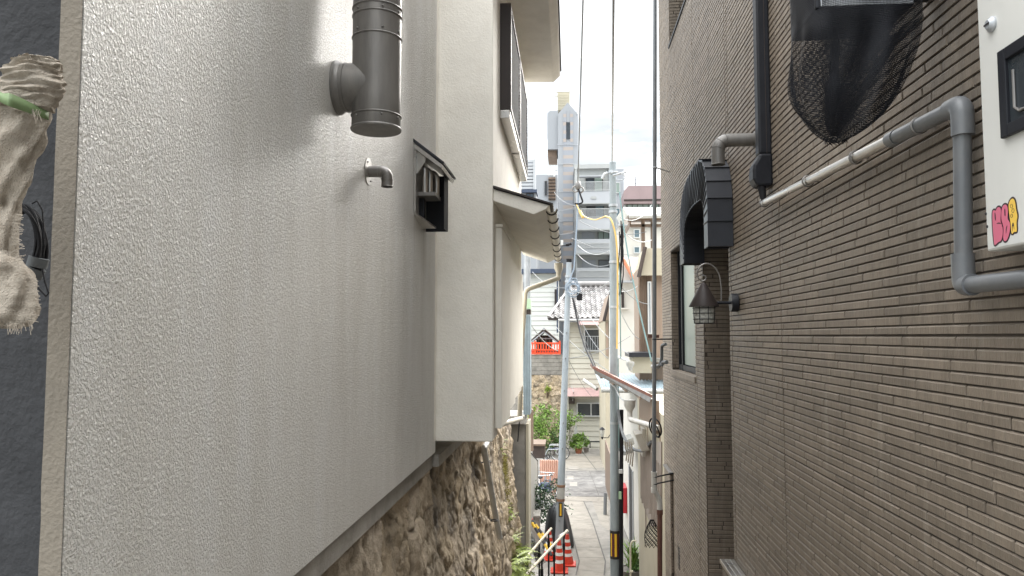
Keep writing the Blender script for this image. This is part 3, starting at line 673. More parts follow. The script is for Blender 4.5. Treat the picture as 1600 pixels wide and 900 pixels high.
# drainpipe down the stone wall
d = thing('stone_wall_drainpipe', 'cream drainpipe slanting down the stone wall below the cream house', 'drainpipe', (-.9, 10, -2.9))
def on_w(px, py, off=.07):
    p = P(px, py, 10)
    for _ in range(8): x = wall_x(p.z)+off; p = PX(px, py, x)
    return p
pts = [P(763,664,9.9), P(762,690,9.95), on_w(756,700,.1), on_w(760,722), on_w(768,770), on_w(776,815), on_w(781,840)]
m = MB(); m.tube(bend(pts, .12), .034, 14); m.build('pipe', M['pvc_light'], d, smooth=True)
for q in ((761,721),(772,813)):
    c_ = on_w(*q); m = MB(); m.torus(c_, .04, .007, (.07,0,1), 16, 6); m.tube([c_+Vector((-.03,-.05,0)), c_+Vector((-.09,-.10,0))], .008); m.build('pipe_clip', M['black_metal'], d)

# ================================================================ RIGHT: brown brick building
Xr = 1.3; ROW = .0396
bb = thing('brown_brick_building', 'tall building clad in long dark brown bricks filling the right side of the alley', 'building', (3, 5, -5.7))
def bricks(m, O, U, N, ulen, z0, z1, holes=(), seed=1, dep=.0055):
    O, U, N = Vector(O), Vector(U), Vector(N); rnd = random.Random(seed)
    for k in range(math.ceil(z0/ROW), int(z1/ROW)):
        g0 = .0034 if (k % 18) else .0065; za, zb = k*ROW+g0-.002*0, (k+1)*ROW-.002
        iv = [(0.0, ulen)]
        for (ua, ub, ha, hb) in holes:
            if zb > ha and za < hb:
                nv = []
                for a, c_ in iv:
                    if ub <= a or ua >= c_: nv.append((a, c_)); continue
                    if a < ua: nv.append((a, ua))
                    if c_ > ub: nv.append((ub, c_))
                iv = nv
        u = -rnd.random()*.4
        cuts = [u]
        while u < ulen: u += rnd.choice((.30,.35,.40,.44)); cuts.append(u)
        for a, c_ in zip(cuts, cuts[1:]):
            for ia, ic in iv:
                s_, e_ = max(a, ia)+.0046, min(c_, ic)-.0046
                if e_-s_ < .012: continue
                bt, bs = .006, .002; dp = dep+rnd.uniform(-.0012,.0012)
                vs = [O+U*s_+Vector((0,0,za)), O+U*e_+Vector((0,0,za)), O+U*e_+Vector((0,0,zb)), O+U*s_+Vector((0,0,zb)),
                      O+U*(s_+bs)+N*dp+Vector((0,0,za+.001)), O+U*(e_-bs)+N*dp+Vector((0,0,za+.001)), O+U*(e_-bs)+N*dp+Vector((0,0,zb-bt)), O+U*(s_+bs)+N*dp+Vector((0,0,zb-bt))]
                m.add(vs, [(4,5,6,7),(0,1,5,4),(1,2,6,5),(2,3,7,6),(3,0,4,7)])
YN0, YN1, YF1 = 6.08, 7.22, 10.35           # niche start, niche end, far corner
WH = (7.72, 9.42, -.43, 1.06); UH = (7.95, 9.28, 3.67, 5.1)
SL = [(9.02, 9.12, -2.75, -2.50), (8.15, 8.3, -2.95, -2.68)]
core = MB()
core.box(Xr, 6, -3.0, YN0, -5.7, 5.2); core.box(Xr, 6, YN0, YN1, 1.25, 5.2); core.box(Xr+.75, 6, YN0, YN1, -5.7, 1.25)
def wallbox(y0, y1, z0, z1): core.box(Xr, 6, y0, y1, z0, z1)
wallbox(YN1, WH[0], -5.7, 5.2); wallbox(WH[1], YF1, -5.7, 5.2)
wallbox(WH[0], WH[1], -5.7, WH[2]); wallbox(WH[0], WH[1], WH[3], UH[2])
core.box(Xr, 6, WH[0], UH[0], UH[2], 5.2); core.box(Xr, 6, UH[1], WH[1], UH[2], 5.2); core.box(Xr, 6, UH[0], UH[1], UH[3], 5.2)
core.box(Xr+.14, 6, WH[0], WH[1], WH[2], WH[3]); core.box(Xr+.3, 6, UH[0], UH[1], UH[2], UH[3])
core.build('wall_core', M['brick_joint'], bb, fix=False)
S0 = 4.62                                     # vertical sheet joint
m = MB(); g = .004; N_ = (-1,0,0); O_ = lambda y: (Xr-.001, y, 0)
bricks(m, O_(.9), (0,1,0), N_, S0-.9-g, -3.4, 2.9, seed=11)
bricks(m, O_(S0+g), (0,1,0), N_, YN0-.09-S0-g, -4.2, 3.3, seed=12)
bricks(m, O_(YN0-.085), (0,1,0), N_, .08, -4.2, 3.3, seed=13)
m.build('near_cladding', M['brick'], bb)
m = MB(); y0 = YN0+.002
hol = [(YN1+.001-y0-1.16, YN1-y0, -9, 1.25), (WH[0]-y0, WH[1]-y0, WH[2], WH[3]), (UH[0]-y0, UH[1]-y0, UH[2], UH[3])]+[(a-y0, c_-y0, e, f) for a, c_, e, f in SL]
bricks(m, O_(y0), (0,1,0), N_, 7.62-y0-g, -5.3, 3.9, [h_ for h_ in hol], seed=14)
y1 = 7.62+g; hol = [(a-y1, c_-y1, e, f) for a, c_, e, f in [WH, UH]+SL]
bricks(m, O_(y1), (0,1,0), N_, YF1-y1, -5.6, 4.95, hol, seed=15)
m.build('far_cladding', M['brick'], bb)
m = MB(); bricks(m, (Xr, YN1-.001, 0), (1,0,0), (0,-1,0), .36, -5.3, 1.25, seed=21); bricks(m, (Xr+.368, YN1-.001, 0), (1,0,0), (0,-1,0), .38, -5.3, 1.25, seed=22)
m.build('niche_cladding', M['dark_brick'], bb)
m = MB(); bricks(m, (Xr, WH[1]-.001, 0), (1,0,0), (0,-1,0), .14, WH[2], WH[3], seed=23); m.build('window_reveal', M['dark_brick'], bb); m = MB(); bricks(m, (Xr, UH[1]-.001, 0), (1,0,0), (0,-1,0), .3, UH[2], UH[3], seed=24); m.build('window_reveal', M['dark_brick'], bb)
w_ = MB().box(Xr+.075, Xr+.139, WH[0], WH[0]+.05, WH[2], WH[3]); w_.box(Xr+.075, Xr+.139, WH[1]-.32, WH[1]-.26, WH[2], WH[3]); w_.box(Xr+.075, Xr+.139, WH[1]-.05, WH[1], WH[2], WH[3]); w_.box(Xr+.075, Xr+.139, WH[0]+.05, WH[1]-.05, WH[2]+.02, WH[2]+.08)
win = w_.build('window', M['black_metal'], bb)
MB().box(Xr+.10, Xr+.135, WH[0]+.06, WH[1]-.33, WH[2]+.09, WH[3]).build('pane', M['glass_green'], win)
MB().box(Xr+.10, Xr+.135, WH[1]-.25, WH[1]-.055, WH[2]+.09, WH[3]).build('pane', M['glass_dark'], win)
MB().box(Xr-.022, Xr+.139, WH[0]-.03, WH[1]+.02, WH[2]-.05, WH[2]+.012).build('sill', M['dark_brick'], win, bevel=.003)
dr = MB().box(Xr+.70, Xr+.745, YN0+.02, YN1-.02, -5.3, -.9).build('door', M['dark_wood'], bb)
MB().box(Xr+.12, Xr+.28, UH[0]+.1, UH[1]-.5, UH[2]+.1, UH[3]).build('upper_window', M['glass_dark'], bb)
m = MB(); m.box(Xr-.02, Xr+.1, UH[0]-.02, UH[1]+.02, UH[2]-.03, UH[2]-.002); m.build('upper_sill', M['black_metal'], bb)
for a, c_, e, f in SL: MB().box(Xr-.006, Xr+.002, a+.004, c_-.004, e+.004, f-.004).build('vent_slot', M['dark_void'], bb)
# low fin of brick near the pavement end
fin = thing('brick_fin_wall', 'narrow brown brick fin with a sloped cap low on the far end of the brick building', 'wall', (1.27, 9.8, -5.3))
MB().box(1.262, Xr-.010, 9.5, 10.05, -5.3, -1.72).build('core', M['brick_joint'], fin)
m = MB(); bricks(m, (1.262, 9.502, 0), (0,1,0), (-1,0,0), .54, -5.3, -1.72, seed=31, dep=.005); bricks(m, (1.258, 9.5, 0), (1,0,0), (0,-1,0), .034, -5.3, -1.72, seed=32, dep=.005); m.build('cladding', M['brick'], fin)
MB().box(1.245, Xr-.009, 9.47, 10.08, -1.72, -1.695).build('cap', M['dull_steel'], fin, bevel=.003)
lw = thing('low_brick_wall', 'low brown brick wall with a metal cap beside the entrance niche', 'wall', (1.24, 5.6, -4))
MB().box(1.195, Xr-.010, 5.32, 6.02, -4.2, -1.78).build('core', M['brick_joint'], lw)
m = MB(); bricks(m, (1.195, 5.32, 0), (0,1,0), (-1,0,0), .7, -4.0, -1.79, seed=33); bricks(m, (1.19, 5.32, 0), (1,0,0), (0,-1,0), .1, -4.0, -1.79, seed=34); m.build('cladding', M['brick'], lw)
m = MB(); 
for i in range(3): m.box(1.178+.037*i, 1.212+.037*i, 5.29, 6.05, -1.778, -1.748)
m.build('cap', M['steel'], lw, bevel=.003)

# arched entrance canopy
cp = thing('arched_entrance_canopy', 'arched dark metal entrance canopy on the brown brick wall above the lantern', 'canopy', (1.2, 6.87, .6))
XO = 1.10
CO = [(5.87,.70),(5.87,.90),(5.872,1.08),(5.90,1.22),(5.96,1.34),(6.06,1.42),(6.20,1.462),(6.42,1.47),(6.66,1.455),(6.86,1.43),(7.02,1.39),(7.15,1.32),(7.24,1.22),(7.295,1.08),(7.315,.90),(7.32,.69)]
CI = [(6.03,.70),(6.03,.9),(6.035,1.02),(6.08,1.09),(6.16,1.125),(6.30,1.135),(6.5,1.14),(6.66,1.135),(6.80,1.12),(6.90,1.10),(6.98,1.06),(7.04,1.00),(7.07,.93),(7.085,.86),(7.09,.78),(7.09,.69)]
def inset(pr, d_):
    cy, cz = 6.6, .95; return [(y+(cy-y)/max(.01, math.hypot(cy-y, cz-z))*d_, z+(cz-z)/max(.01, math.hypot(cy-y, cz-z))*d_ if z > .75 else z) for y, z in pr]
def strip_x(m, outer, inner, x, dx): 
    for i in range(len(outer)-1): m.prism([(x,)+outer[i], (x,)+outer[i+1], (x,)+inner[i+1], (x,)+inner[i]], (dx,0,0))
m = MB(); strip_x(m, inset(CO, .004), inset(CO, .03), XO+.010, Xr-XO-.022); m.build('shell', M['charcoal'], cp)
for i in range(len(CO)-1):               # overlapping metal tiles over the arch
    lift0, lift1 = (.016, .004) if i < 7 else (.004, .016)
    o0, o1 = inset([CO[i]], -lift0)[0], inset([CO[i+1]], -lift1)[0]
    m = MB(); m.prism([(XO-.006,)+o0, (XO-.006,)+o1, (XO-.006,)+inset([CO[i+1]], .002)[0], (XO-.006,)+inset([CO[i]], .002)[0]], (Xr-XO-.004,0,0)); m.build('roof_tile', M['charcoal'], cp, bevel=.0012)
m = MB(); strip_x(m, inset(CO, .001), CI, XO-.004, .012); m.build('front_band', M['charcoal'], cp)
m = MB()
for i in range(1, len(CO)-1):
    for t in (0, .5):
        a_ = Vector((XO-.006,)+CO[i]).lerp(Vector((XO-.006,)+CO[min(i+1, len(CO)-1)]), t); b_ = Vector((XO-.006,)+CI[i]).lerp(Vector((XO-.006,)+CI[min(i+1, len(CI)-1)]), t); m.tube([a_.lerp(b_, .02), a_.lerp(b_, .98)], .0055, 6)
m.build('standing_seams', M['charcoal'], cp, smooth=True)
m = MB(); strip_x(m, inset(CI, -.02), CI, XO+.009, Xr-XO-.02); m.build('lining', M['black_metal'], cp)

# lantern
YL = 5.80
ln_ = thing('wall_lantern', 'black conical wall lantern with hammered glass under the arched canopy', 'wall lamp', (1.3, YL, .1))
c_ = P(1100, 480, 5.75); lx = c_.x; LY = 5.75
zt, zm, zb = P(1100,442,LY).z, P(1100,478,LY).z, P(1100,505,LY).z
m = MB(); m.lathe([(.001,zt-zt+.008),(.016,0),(.024,-.012),(.112,zm-zt),(.112,zm-zt-.006),(.10,zm-zt-.006),(.001,zm-zt+.03)], (lx,LY,zt), 32); m.build('shade', M['brown_metal'], ln_, smooth=True)
m = MB(); m.lathe([(.001,0),(.070,0),(.078,.02),(.080,zm-zb)], (lx,LY,zb), 24); m.build('glass', M['lantern_glass'], ln_, smooth=True)
m = MB()
for k in range(8):
    a = math.pi/4*k+.2; m.tube([(lx+.079*math.cos(a),LY+.079*math.sin(a),zb), (lx+.086*math.cos(a),LY+.086*math.sin(a),zm)], .0028, 5)
for zz, rr in ((zb,.076),(zb+.03,.083),(zb+.075,.085),(zb+.115,.087)): m.torus((lx,LY,zz), rr, .0028, n=24, m=5)
m.build('cage', M['black_metal'], ln_)
m = MB(); bx = P(1139,473,LY); wx = Xr-.010
m.lathe([(.001,0),(.066,0),(.07,.006),(.07,.05),(.001,.055)], (wx-.055,LY,bx.z), 28, 'X'); m.build('wall_plate', M['black_metal'], ln_, smooth=True)
m = MB(); m.tube([(wx-.05,LY,bx.z),(lx+.06,LY,bx.z+.0)], .012, 10); m.build('arm', M['black_metal'], ln_, smooth=True)
m = MB(); sc_ = [P(1127,470,LY),P(1127,448,LY),P(1124,428,LY),P(1116,416,LY),P(1105,411,LY),P(1095,414,LY),P(1089,424,LY),P(1090,434,LY),P(1097,440,LY),P(1103,437,LY),P(1103,431,LY),P(1098,430,LY)]
m.tube(bend(sc_, .03, 4), .0052, 8); m.build('scroll', M['dull_steel'], ln_, smooth=True)

# elbow vent over the canopy
YE = 5.12
d = thing('elbow_exhaust_pipe', 'grey elbow exhaust pipe pointing down above the arched canopy', 'pipe', (1.1, YE, 1.18))
ze = P(1140,219,YE).z; xe = P(1122,240,YE).x
m = MB(); m.tube(bend([(Xr-.006,YE,ze),(xe,YE,ze),(xe,YE,P(1122,258,YE).z)], .13, 8), .045, 22, False); m.build('pipe', M['duct'], d, smooth=True)
m = MB()
for t in (0.15,.5,.85):
    a = math.pi/2*t; m.torus((xe+.075-.075*math.sin(a)*1.0, YE, ze-.075+.075*math.cos(a)), .047, .0018, (math.cos(a),0,math.sin(a)), 22, 5)
m.torus((xe,YE,P(1122,257,YE).z), .046, .003, (0,0,1), 22, 5); m.torus((Xr-.02,YE,ze), .05, .006, (1,0,0), 22, 6)
m.build('seam_ring', M['duct'], d, smooth=True)

# black pipe cover and head with the drain
d = thing('pipe_cover_duct', 'black vertical pipe cover with rounded end head on the brick wall', 'pipe cover', (1.25, 4.8, .9))
YB = 4.74; z_h = P(1190,240,YB).z; xw = P(1199,120,YB).x
m = MB(); m.box(Xr-.085, Xr-.004, YB, YB+.10, z_h, 3.6); m.build('cover', M['black_metal'], d, bevel=.012)
m = MB(); m.box(Xr-.040, Xr-.036, YB-.002, YB, z_h, 3.6); m.build('cover_joint', M['brown_metal'], d)
zl = P(1190,290,YB).z
hd = [(Xr-.004,z_h),(Xr-.088,z_h),(Xr-.092,z_h-.02),(Xr-.122,z_h-.07),(Xr-.128,z_h-.10),(Xr-.128,zl+.045),(Xr-.105,zl),(Xr-.06,zl-.005),(Xr-.004,zl)]
m = MB(); m.prism([(x, YB-.015, z) for x, z in hd], (0,.13,0)); m.build('end_head', M['black_metal'], d, bevel=.016)
m = MB(); pc = P(1191,290,YB); m.tube([(pc.x,YB+.02,pc.z+.06),(pc.x,YB+.02,pc.z),(pc.x+.008,YB+.01,pc.z-.09)], [.022,.026,.019], 12); m.build('hose_boot', M['black_rubber'], d, smooth=True)
# grey drain pipe across the wall
d = thing('wall_drain_pipe', 'grey plastic drain pipe crossing the brick wall and turning down in an elbow', 'pipe', (1.24, 3, -.2))
XP = Xr-.058
a_ = P(1193,316,YB); A = PX(1193,317,XP); B = PX(1285,272,XP); C = PX(1503,163,XP); D_ = PX(1506,446,XP); E_ = PX(1640,432,XP)
m = MB(); m.tube([A+Vector((0,0,.085)), A], .018, 12); m.build('inlet', M['pvc_grey'], d, smooth=True)
m = MB(); m.tube([A+(A-B).normalized()*.0, B], .021, 14); m.tube([B, A.lerp(C,.0)+(C-B)*.28+(B-A)], .023, 14); m.build('pale_pipe', M['steel'], d, smooth=True)
mid = B.lerp(C, .62)
m = MB(); m.tube([B, mid], .0225, 16); m.build('pipe', M['steel'], d, smooth=True, label='bare shiny stretch of pipe')
m = MB(); m.tube([mid, C], .027, 18); m.build('pipe', M['pvc_grey'], d, smooth=True)
m = MB(); m.tube([C, D_], .0265, 20); m.build('pipe', M['pvc_grey'], d, smooth=True)
m = MB(); m.tube([D_, E_], .0265, 20); m.build('pipe', M['pvc_grey'], d, smooth=True)
u1 = (mid-C).normalized(); dn = Vector((0,0,-1)); u2 = (E_-D_).normalized()
m = MB(); m.tube(bend([C+u1*.07, C, C+dn*.10], .035, 7), .0335, 20); m.build('elbow', M['pvc_grey'], d, smooth=True)
m = MB(); m.tube(bend([D_-dn*.10, D_, D_+u2*.05], .035, 7), .0335, 20); m.build('elbow', M['pvc_grey'], d, smooth=True)
m = MB(); m.tube([mid-u1*.03, mid+u1*.03], .030, 18); m.build('coupling', M['pvc_grey'], d, smooth=True)
for t, pp, qq in ((.02,A,B),(.8,A,B),(.33,B,C),(.78,B,C)):
    c0 = pp.lerp(qq, t); ax = (qq-pp).normalized(); m = MB(); m.torus(c0, .028, .0045, ax, 20, 6); m.tube([c0+Vector((.02,0,0)), (Xr-.004, c0.y, c0.z)], .006); m.tube([c0+Vector((.02,0,0.02)), (Xr-.012, c0.y, c0.z+.045)], .004); m.build('pipe_clip', M['dull_steel'], d, smooth=True)

# netted box
d = thing('netted_vent_box', 'vent box on the brick wall wrapped in a sagging black net bag', 'netted box', (1.1, 2.65, .68))
BX = (.825, 1.14, 2.46, 2.74, 1.085, 1.75)
MB().box(*BX).build('box', M['black_metal'], d, bevel=.006)
MB().box(BX[0]+.015, BX[1]-.005, BX[2]-.004, BX[2]-.0005, BX[4]+.006, BX[5]).build('front_grille', M['galv'], d)
m = MB(); m.box(BX[1], Xr-.005, 2.5, 2.53, 1.2, 1.24); m.box(BX[1], Xr-.005, 2.67, 2.70, 1.2, 1.24); m.build('wall_arm', M['black_metal'], d)
m = MB(); nu, nv = 120, 80; zT = 1.75
tipx, tipy, tipz = P(1305,222,2.6).x, 2.6, P(1305,222,2.6).z
for j in range(nv+1):
    v = j/nv; z = zT+(tipz-zT)*v
    t = max(0, (1.10-z)/(1.10-tipz)); k = max(0.0, 1-t**2.8)**.62 if t > 0 else 1
    k = max(k, .06)
    cx = 1.0*(1-t**1.5)+tipx*t**1.5; cy = 2.6; rx, ry = .198*k, .180*k
    for i in range(nu):
        a = 2*math.pi*i/nu; sq = (abs(math.cos(a))**3+abs(math.sin(a))**3)**(-1/3) if t < .01 else (abs(math.cos(a))**(3-t)+abs(math.sin(a))**(3-t))**(-1/(3-t))
        f_ = .014*t*(1-t)*4*math.sin(9*a+2*noise.noise((math.cos(a),math.sin(a),z*3)))+.022*noise.noise((math.cos(a)*2,math.sin(a)*2,z*5))*min(1,t*4+.15)
        rr = 1*sq
        x = cx+rx*math.cos(a)*rr+f_*math.cos(a); yv = cy+ry*math.sin(a)*rr+f_*math.sin(a)
        m.uv[len(m.v)] = (i/nu if i <= nu/2 else 1-(i/nu), v*1.0); m.v.append(Vector((min(x, Xr-.012), yv, z+.012*t*noise.noise((a*2,3,1)))))
for j in range(nv):
    for i in range(nu): m.f.append((j*nu+i, j*nu+(i+1)%nu, (j+1)*nu+(i+1)%nu, (j+1)*nu+i))
m.build('net_bag', M['net'], d, smooth=True, fix=False)
m = MB(); rnd = random.Random(3)                       # gathered inner folds
for q in range(4):
    a = rnd.uniform(0, 6.28); rr = rnd.uniform(.03,.12); x0 = 1.03+rr*math.cos(a)*1.3; y0_ = 2.6+rr*math.sin(a); n0 = len(m.v); H = 24
    for j in range(H+1):
        t = j/H; k = (1-t)**.6; cx = x0*(1-t)+(tipx)*t; cy = y0_*(1-t)+2.6*t; w2 = .11*k+.012; an = a+1.57+.5*math.sin(3*t+q)
        for i in range(9):
            s_ = (i/8-.5)*2*w2; wv = .018*k*math.sin(i*1.7+q+3*t); m.uv[len(m.v)] = (i/8*.35, t*.9)
            m.v.append(Vector((cx+s_*math.cos(an)-wv*math.sin(an), cy+s_*math.sin(an)+wv*math.cos(an), 1.07+(tipz+.02-1.07)*t)))
    for j in range(H):
        for i in range(8): b0 = n0+j*9+i; m.f.append((b0, b0+1, b0+10, b0+9))
m.build('inner_net_fold', M['net'], d, smooth=True, fix=False)
m = MB()
for i in range(60):
    a = rnd.uniform(0, 6.28); p0 = Vector((tipx+.035*math.cos(a), 2.6+.02*math.sin(a), tipz+.012*rnd.random())); m.tube([p0, p0+Vector((rnd.uniform(-.012,.012), 0, -rnd.uniform(.004,.016)))], .0009, 4)
m.build('net_fringe', M['black_rubber'], d)

# white cabinet
XQ = 1.19
d = thing('white_meter_cabinet', 'white metal cabinet with a dark framed window and rusty lower edge at the right edge', 'cabinet', (1.25, 1.8, -.1))
c0 = PX(1538,394,XQ); y1c = PX(1534,200,XQ).y; zbt = c0.z
fr0 = PX(1565,80,XQ).y; ft = PX(1565,82,XQ).z; fb = PX(1567,219,XQ).z
m = MB(); m.box(XQ, Xr-.012, .55, y1c, zbt, 1.6); m.build('case', M['rusty_white'], d, bevel=.006)
m = MB(); x0, x1 = XQ-.014, XQ-.0005; yy0 = 1.35
m.box(x0,x1,fr0-.034,fr0,fb,ft); m.box(x0,x1,yy0,yy0+.03,fb,ft); m.box(x0,x1,yy0+.03,fr0-.034,ft-.034,ft); m.box(x0,x1,yy0+.03,fr0-.034,fb,fb+.034)
wf = m.build('window_frame', M['black_metal'], d, bevel=.003)
MB().box(XQ-.004, XQ-.0008, yy0+.03, fr0-.034, fb+.034, ft-.034).build('pane', M['glass_dark'], d)
g_ = MB(); yq = fr0-.060; g_.tube([(XQ-.0075,yq,ft-.07),(XQ-.0075,yq,fb+.07),(XQ-.0075,yq-.02,fb+.055),(XQ-.0075,yq-.25,fb+.055)], .004, 8); g_.build('inner_gasket', M['dull_steel'], d, smooth=True)
c1 = PX(1551,38,XQ); m = MB(); m.lathe([(.001,0),(.012,0),(.0215,.010),(.0215,.016),(.001,.016)], (XQ-.016, c1.y, c1.z), 20, 'X'); kb = m.build('round_lock', M['galv'], d, smooth=True)
MB().box(XQ-.0185, XQ-.0165, c1.y-.012, c1.y+.012, c1.z-.002, c1.z+.002).build('key_slot', M['black_plate'], kb)
for q in ((1541,334),(1543,354)):
    cq = PX(q[0], q[1], XQ); m = MB(); m.ball((XQ-.001,cq.y,cq.z), (.003,.0035,.0045), 10, 6); m.build('screw_hole', M['black_plate'], d, smooth=True)
# sticker: pink and yellow bubble lettering
st_ = thing('graffiti_sticker', 'sticker with pink and yellow bubble letters on the white cabinet', 'sticker', PX(1570,350,XQ))
def sk(pts, dx, mt, nm, par, grow=0, smoothn=6):
    """pts are (u,v) inside the sticker: u 0 at its far edge to 1, v 0 top to 1 bottom"""
    q = [Vector((u, v)) for u, v in pts]
    for _ in range(2):
        r = []
        for i in range(len(q)): a, b2 = q[i], q[(i+1)%len(q)]; r += [a*.75+b2*.25, a*.25+b2*.75]
        q = r
    if grow:
        cx = sum((a for a in q), Vector((0,0)))/len(q); n_ = len(q); qq = []
        for i in range(n_):
            t_ = (q[(i+1)%n_]-q[i-1]); nn_ = Vector((t_.y, -t_.x)).normalized(); qq.append((q[i], nn_))
        area = sum(q[i].x*q[(i+1)%n_].y-q[(i+1)%n_].x*q[i].y for i in range(n_)); sg = 1 if area > 0 else -1
        q = [a+nn_*grow*sg for a, nn_ in qq]
    m = MB(); m.prism([(XQ-dx, SY-u*SW, SZ-v*SH) for u, v in q], (.0003,0,0)); return m.build(nm, mt, par)
pa = PX(1550,334,XQ); pb = PX(1589,312,XQ); pz = PX(1552,384,XQ)
SY, SW = pa.y, pa.y-pb.y; SZ = PX(1550,324,XQ).z; SH = SZ-pz.z
m = MB(); m.prism([(XQ-.0006, SY+.004, SZ+.006), (XQ-.0006, SY-SW*1.06, SZ+.006), (XQ-.0006, SY-SW*1.06, SZ-SH*1.06), (XQ-.0006, SY+.004, SZ-SH*1.06)], (.0004,0,0)); m.build('backing', M['sticker_paper'], st_)
Lk = [(.02,.12),(.12,.08),(.17,.14),(.25,.04),(.36,.06),(.40,.16),(.34,.42),(.42,.55),(.44,.72),(.36,.92),(.24,.93),(.12,.99),(.05,1.0)]
Lg = [(.42,.10),(.52,.02),(.64,.06),(.67,.22),(.62,.42),(.72,.50),(.72,.68),(.62,.90),(.50,.97),(.42,.88),(.48,.60),(.38,.40)]
Ly = [(.68,.10),(.74,-.02),(.86,-.08),(.95,.02),(.97,.25),(1.02,.40),(.96,.55),(.97,.80),(.86,.76),(.76,.84),(.74,.5)]
for shp in (Lk, Lg, Ly): sk(shp, .0011, M['sticker_black'], 'letter_outline', st_, grow=.045)
for shp, mt in ((Lk, 'sticker_pink'), (Lg, 'sticker_pink'), (Ly, 'sticker_yellow')): sk(shp, .0016, M[mt], 'letter', st_)
for shp in ([(.13,.16),(.17,.16),(.18,.38),(.14,.36)], [(.53,.14),(.57,.13),(.57,.32),(.53,.33)], [(.16,.46),(.30,.43),(.40,.50),(.30,.47)], [(.44,.50),(.40,.60),(.44,.46)], [(.56,.62),(.63,.55),(.58,.68),(.55,.80)], [(.79,.64),(.82,.54),(.87,.54),(.88,.76),(.85,.60),(.81,.64),(.81,.80)]):
    sk(shp, .0021, M['sticker_black'], 'letter_stroke', st_)
for (u, v, r) in ((.81,.12,.05),(.86,.24,.05),(.80,.36,.045)):
    m = MB(); m.torus((XQ-.0018, SY-u*SW, SZ-v*SH), r*SW*.9, .0006, (1,0,0), 16, 4); m.build('letter_ring', M['sticker_black'], st_)
# ================================================================ helpers for the far scene
def window(par, px0, py0, px1, py1, Y, n=2, fm='dark', pane='glass_blue', fr=.06):
    a = P(px0, (py0+py1)/2, Y); c = P(px1, (py0+py1)/2, Y); t = P((px0+px1)/2, py0, Y).z; d = P((px0+px1)/2, py1, Y).z
    x0, x1 = a.x, c.x; m = MB()
    m.box(x0,x1,Y-.05,Y+.03,t-fr,t); m.box(x0,x1,Y-.05,Y+.03,d,d+fr)
    for i in range(n+1):
        xx = x0+(x1-x0-fr)*i/n; m.box(xx,xx+fr,Y-.048,Y+.03,d+fr,t-fr)
    f_ = m.build('window', M[fm], par); w_ = (x1-x0-fr)/n
    for i in range(n):
        MB().box(x0+w_*i+fr, x0+w_*(i+1), Y-.02, Y+.01, d+fr, t-fr).build('pane', M[pane[i] if isinstance(pane, list) else pane], f_)
    return f_
def railing(par, px0, py0, px1, py1, Y, k, mt, r=.02, name='railing'):
    a = P(px0, (py0+py1)/2, Y); c = P(px1, (py0+py1)/2, Y); t = P(px0, py0, Y).z; d = P(px0, py1, Y).z; m = MB()
    m.box(a.x,c.x,Y-r,Y+r,t-2*r,t); m.box(a.x,c.x,Y-r,Y+r,d,d+2*r)
    for i in range(k+1):
        x = a.x+(c.x-a.x)*i/k; m.box(x-r*.6,x+r*.6,Y-r*.6,Y+r*.6,d+2*r,t-2*r)
    return m.build(name, M[mt], par)
def bld(name, label, cat, px, Y, group=None): p = P(px, 600, Y); return thing(name, label, cat, (p.x, Y, -5.75), group)
def wallpx(par, px0, py0, px1, Y, depth, mt, name='wall', py1=None, bev=0, label=None):
    m = MB().pbox(px0, py0, px1, py1 or 720, Y, depth)
    if py1 is None:
        for v in m.v:
            if v.z < 0 and v.z < P((px0+px1)/2, 700, Y).z: v.z = -5.8
    return m.build(name, M[mt], par, bevel=bev, label=label)
for k_, v_ in dict(dark='brown_metal', pale='steel_white').items(): M[k_] = M[v_]

# ---- apartment block and tower
A = bld('apartment_building', 'pale many-storeyed apartment block with balconies behind the utility poles', 'building', 935, 76)
wallpx(A, 899, 262, 955, 76, 12, 'apart_wall'); wallpx(A, 953, 264, 977, 75.5, 12, 'tower_wall', 'stair_wall')
MB().pbox(897, 256.5, 956, 263, 75.6, 12.5).build('roof_parapet', M['apart_wall'], A)
window(A, 915,276,942,302,75.9,2,'dark',['glass_dark','glass_green']); window(A, 916,318,944,342,75.9,2,'dark',['glass_dark','glass_blue'])
window(A, 934,361,952,374,75.9,2,'dark','glass_green'); window(A, 935,406,952,422,75.9,1,'dark','glass_dark')
window(A, 961,285,969,302,75.4,1,'pale','glass_green'); window(A, 961,325,969,340,75.4,1,'pale','glass_blue'); window(A, 961,366,969,381,75.4,1,'pale','glass_blue'); window(A, 962,408,970,422,75.4,1,'pale','glass_blue')
for (t_, d_) in ((298,318),(340,358),(373,396),(418,440)):
    MB().pbox(900, t_+.5, 955, d_, 74.6, 1.3).build('balcony', M['apart_band'], A)
for (t_, d_) in ((357.5,359.5),(395,397.5),(317,318.5),(438.5,441)):
    MB().pbox(899.5, t_, 955.5, d_, 74.5, 1.4).build('balcony_edge', M['apart_wall'], A)
for (t_, d_, k) in ((284,298,30),(326,340,30),(380,388,34),(423,433,34)): railing(A, 903, t_, 952, d_, 74.55, k, 'pale', .025)
for (a_, t_, c_, d_) in ((913,299.5,944,301),(905,274,946,275.6)): MB().pbox(a_, t_, c_, d_, 74.9, .8).build('canopy_slab', M['apart_band'], A)
for (a_, t_, c_, d_) in ((909,361,929,373),(909,406,931,420)): MB().pbox(a_, t_, c_, d_, 75.85, .1).build('shutter', M['tower_wall'], A)
for x_ in (925.5, 929.5): m = MB(); p = P(x_, 309, 74.6); m.lathe([(.001,0),(.16,.0),(.16,.06),(.001,.07)], p-Vector((0,.06,0)), 14, 'Y'); m.build('vent_cap', M['apart_wall'], A)
for x_ in (900.5, 954): MB().pbox(x_, 262, x_+1.4, 700, 75.3, .15).build('drainpipe', M['steel_white'], A)
T = bld('pointed_tower', 'slender pale grey tower with a pointed top, striped tile bands and slit window', 'tower', 886, 79)
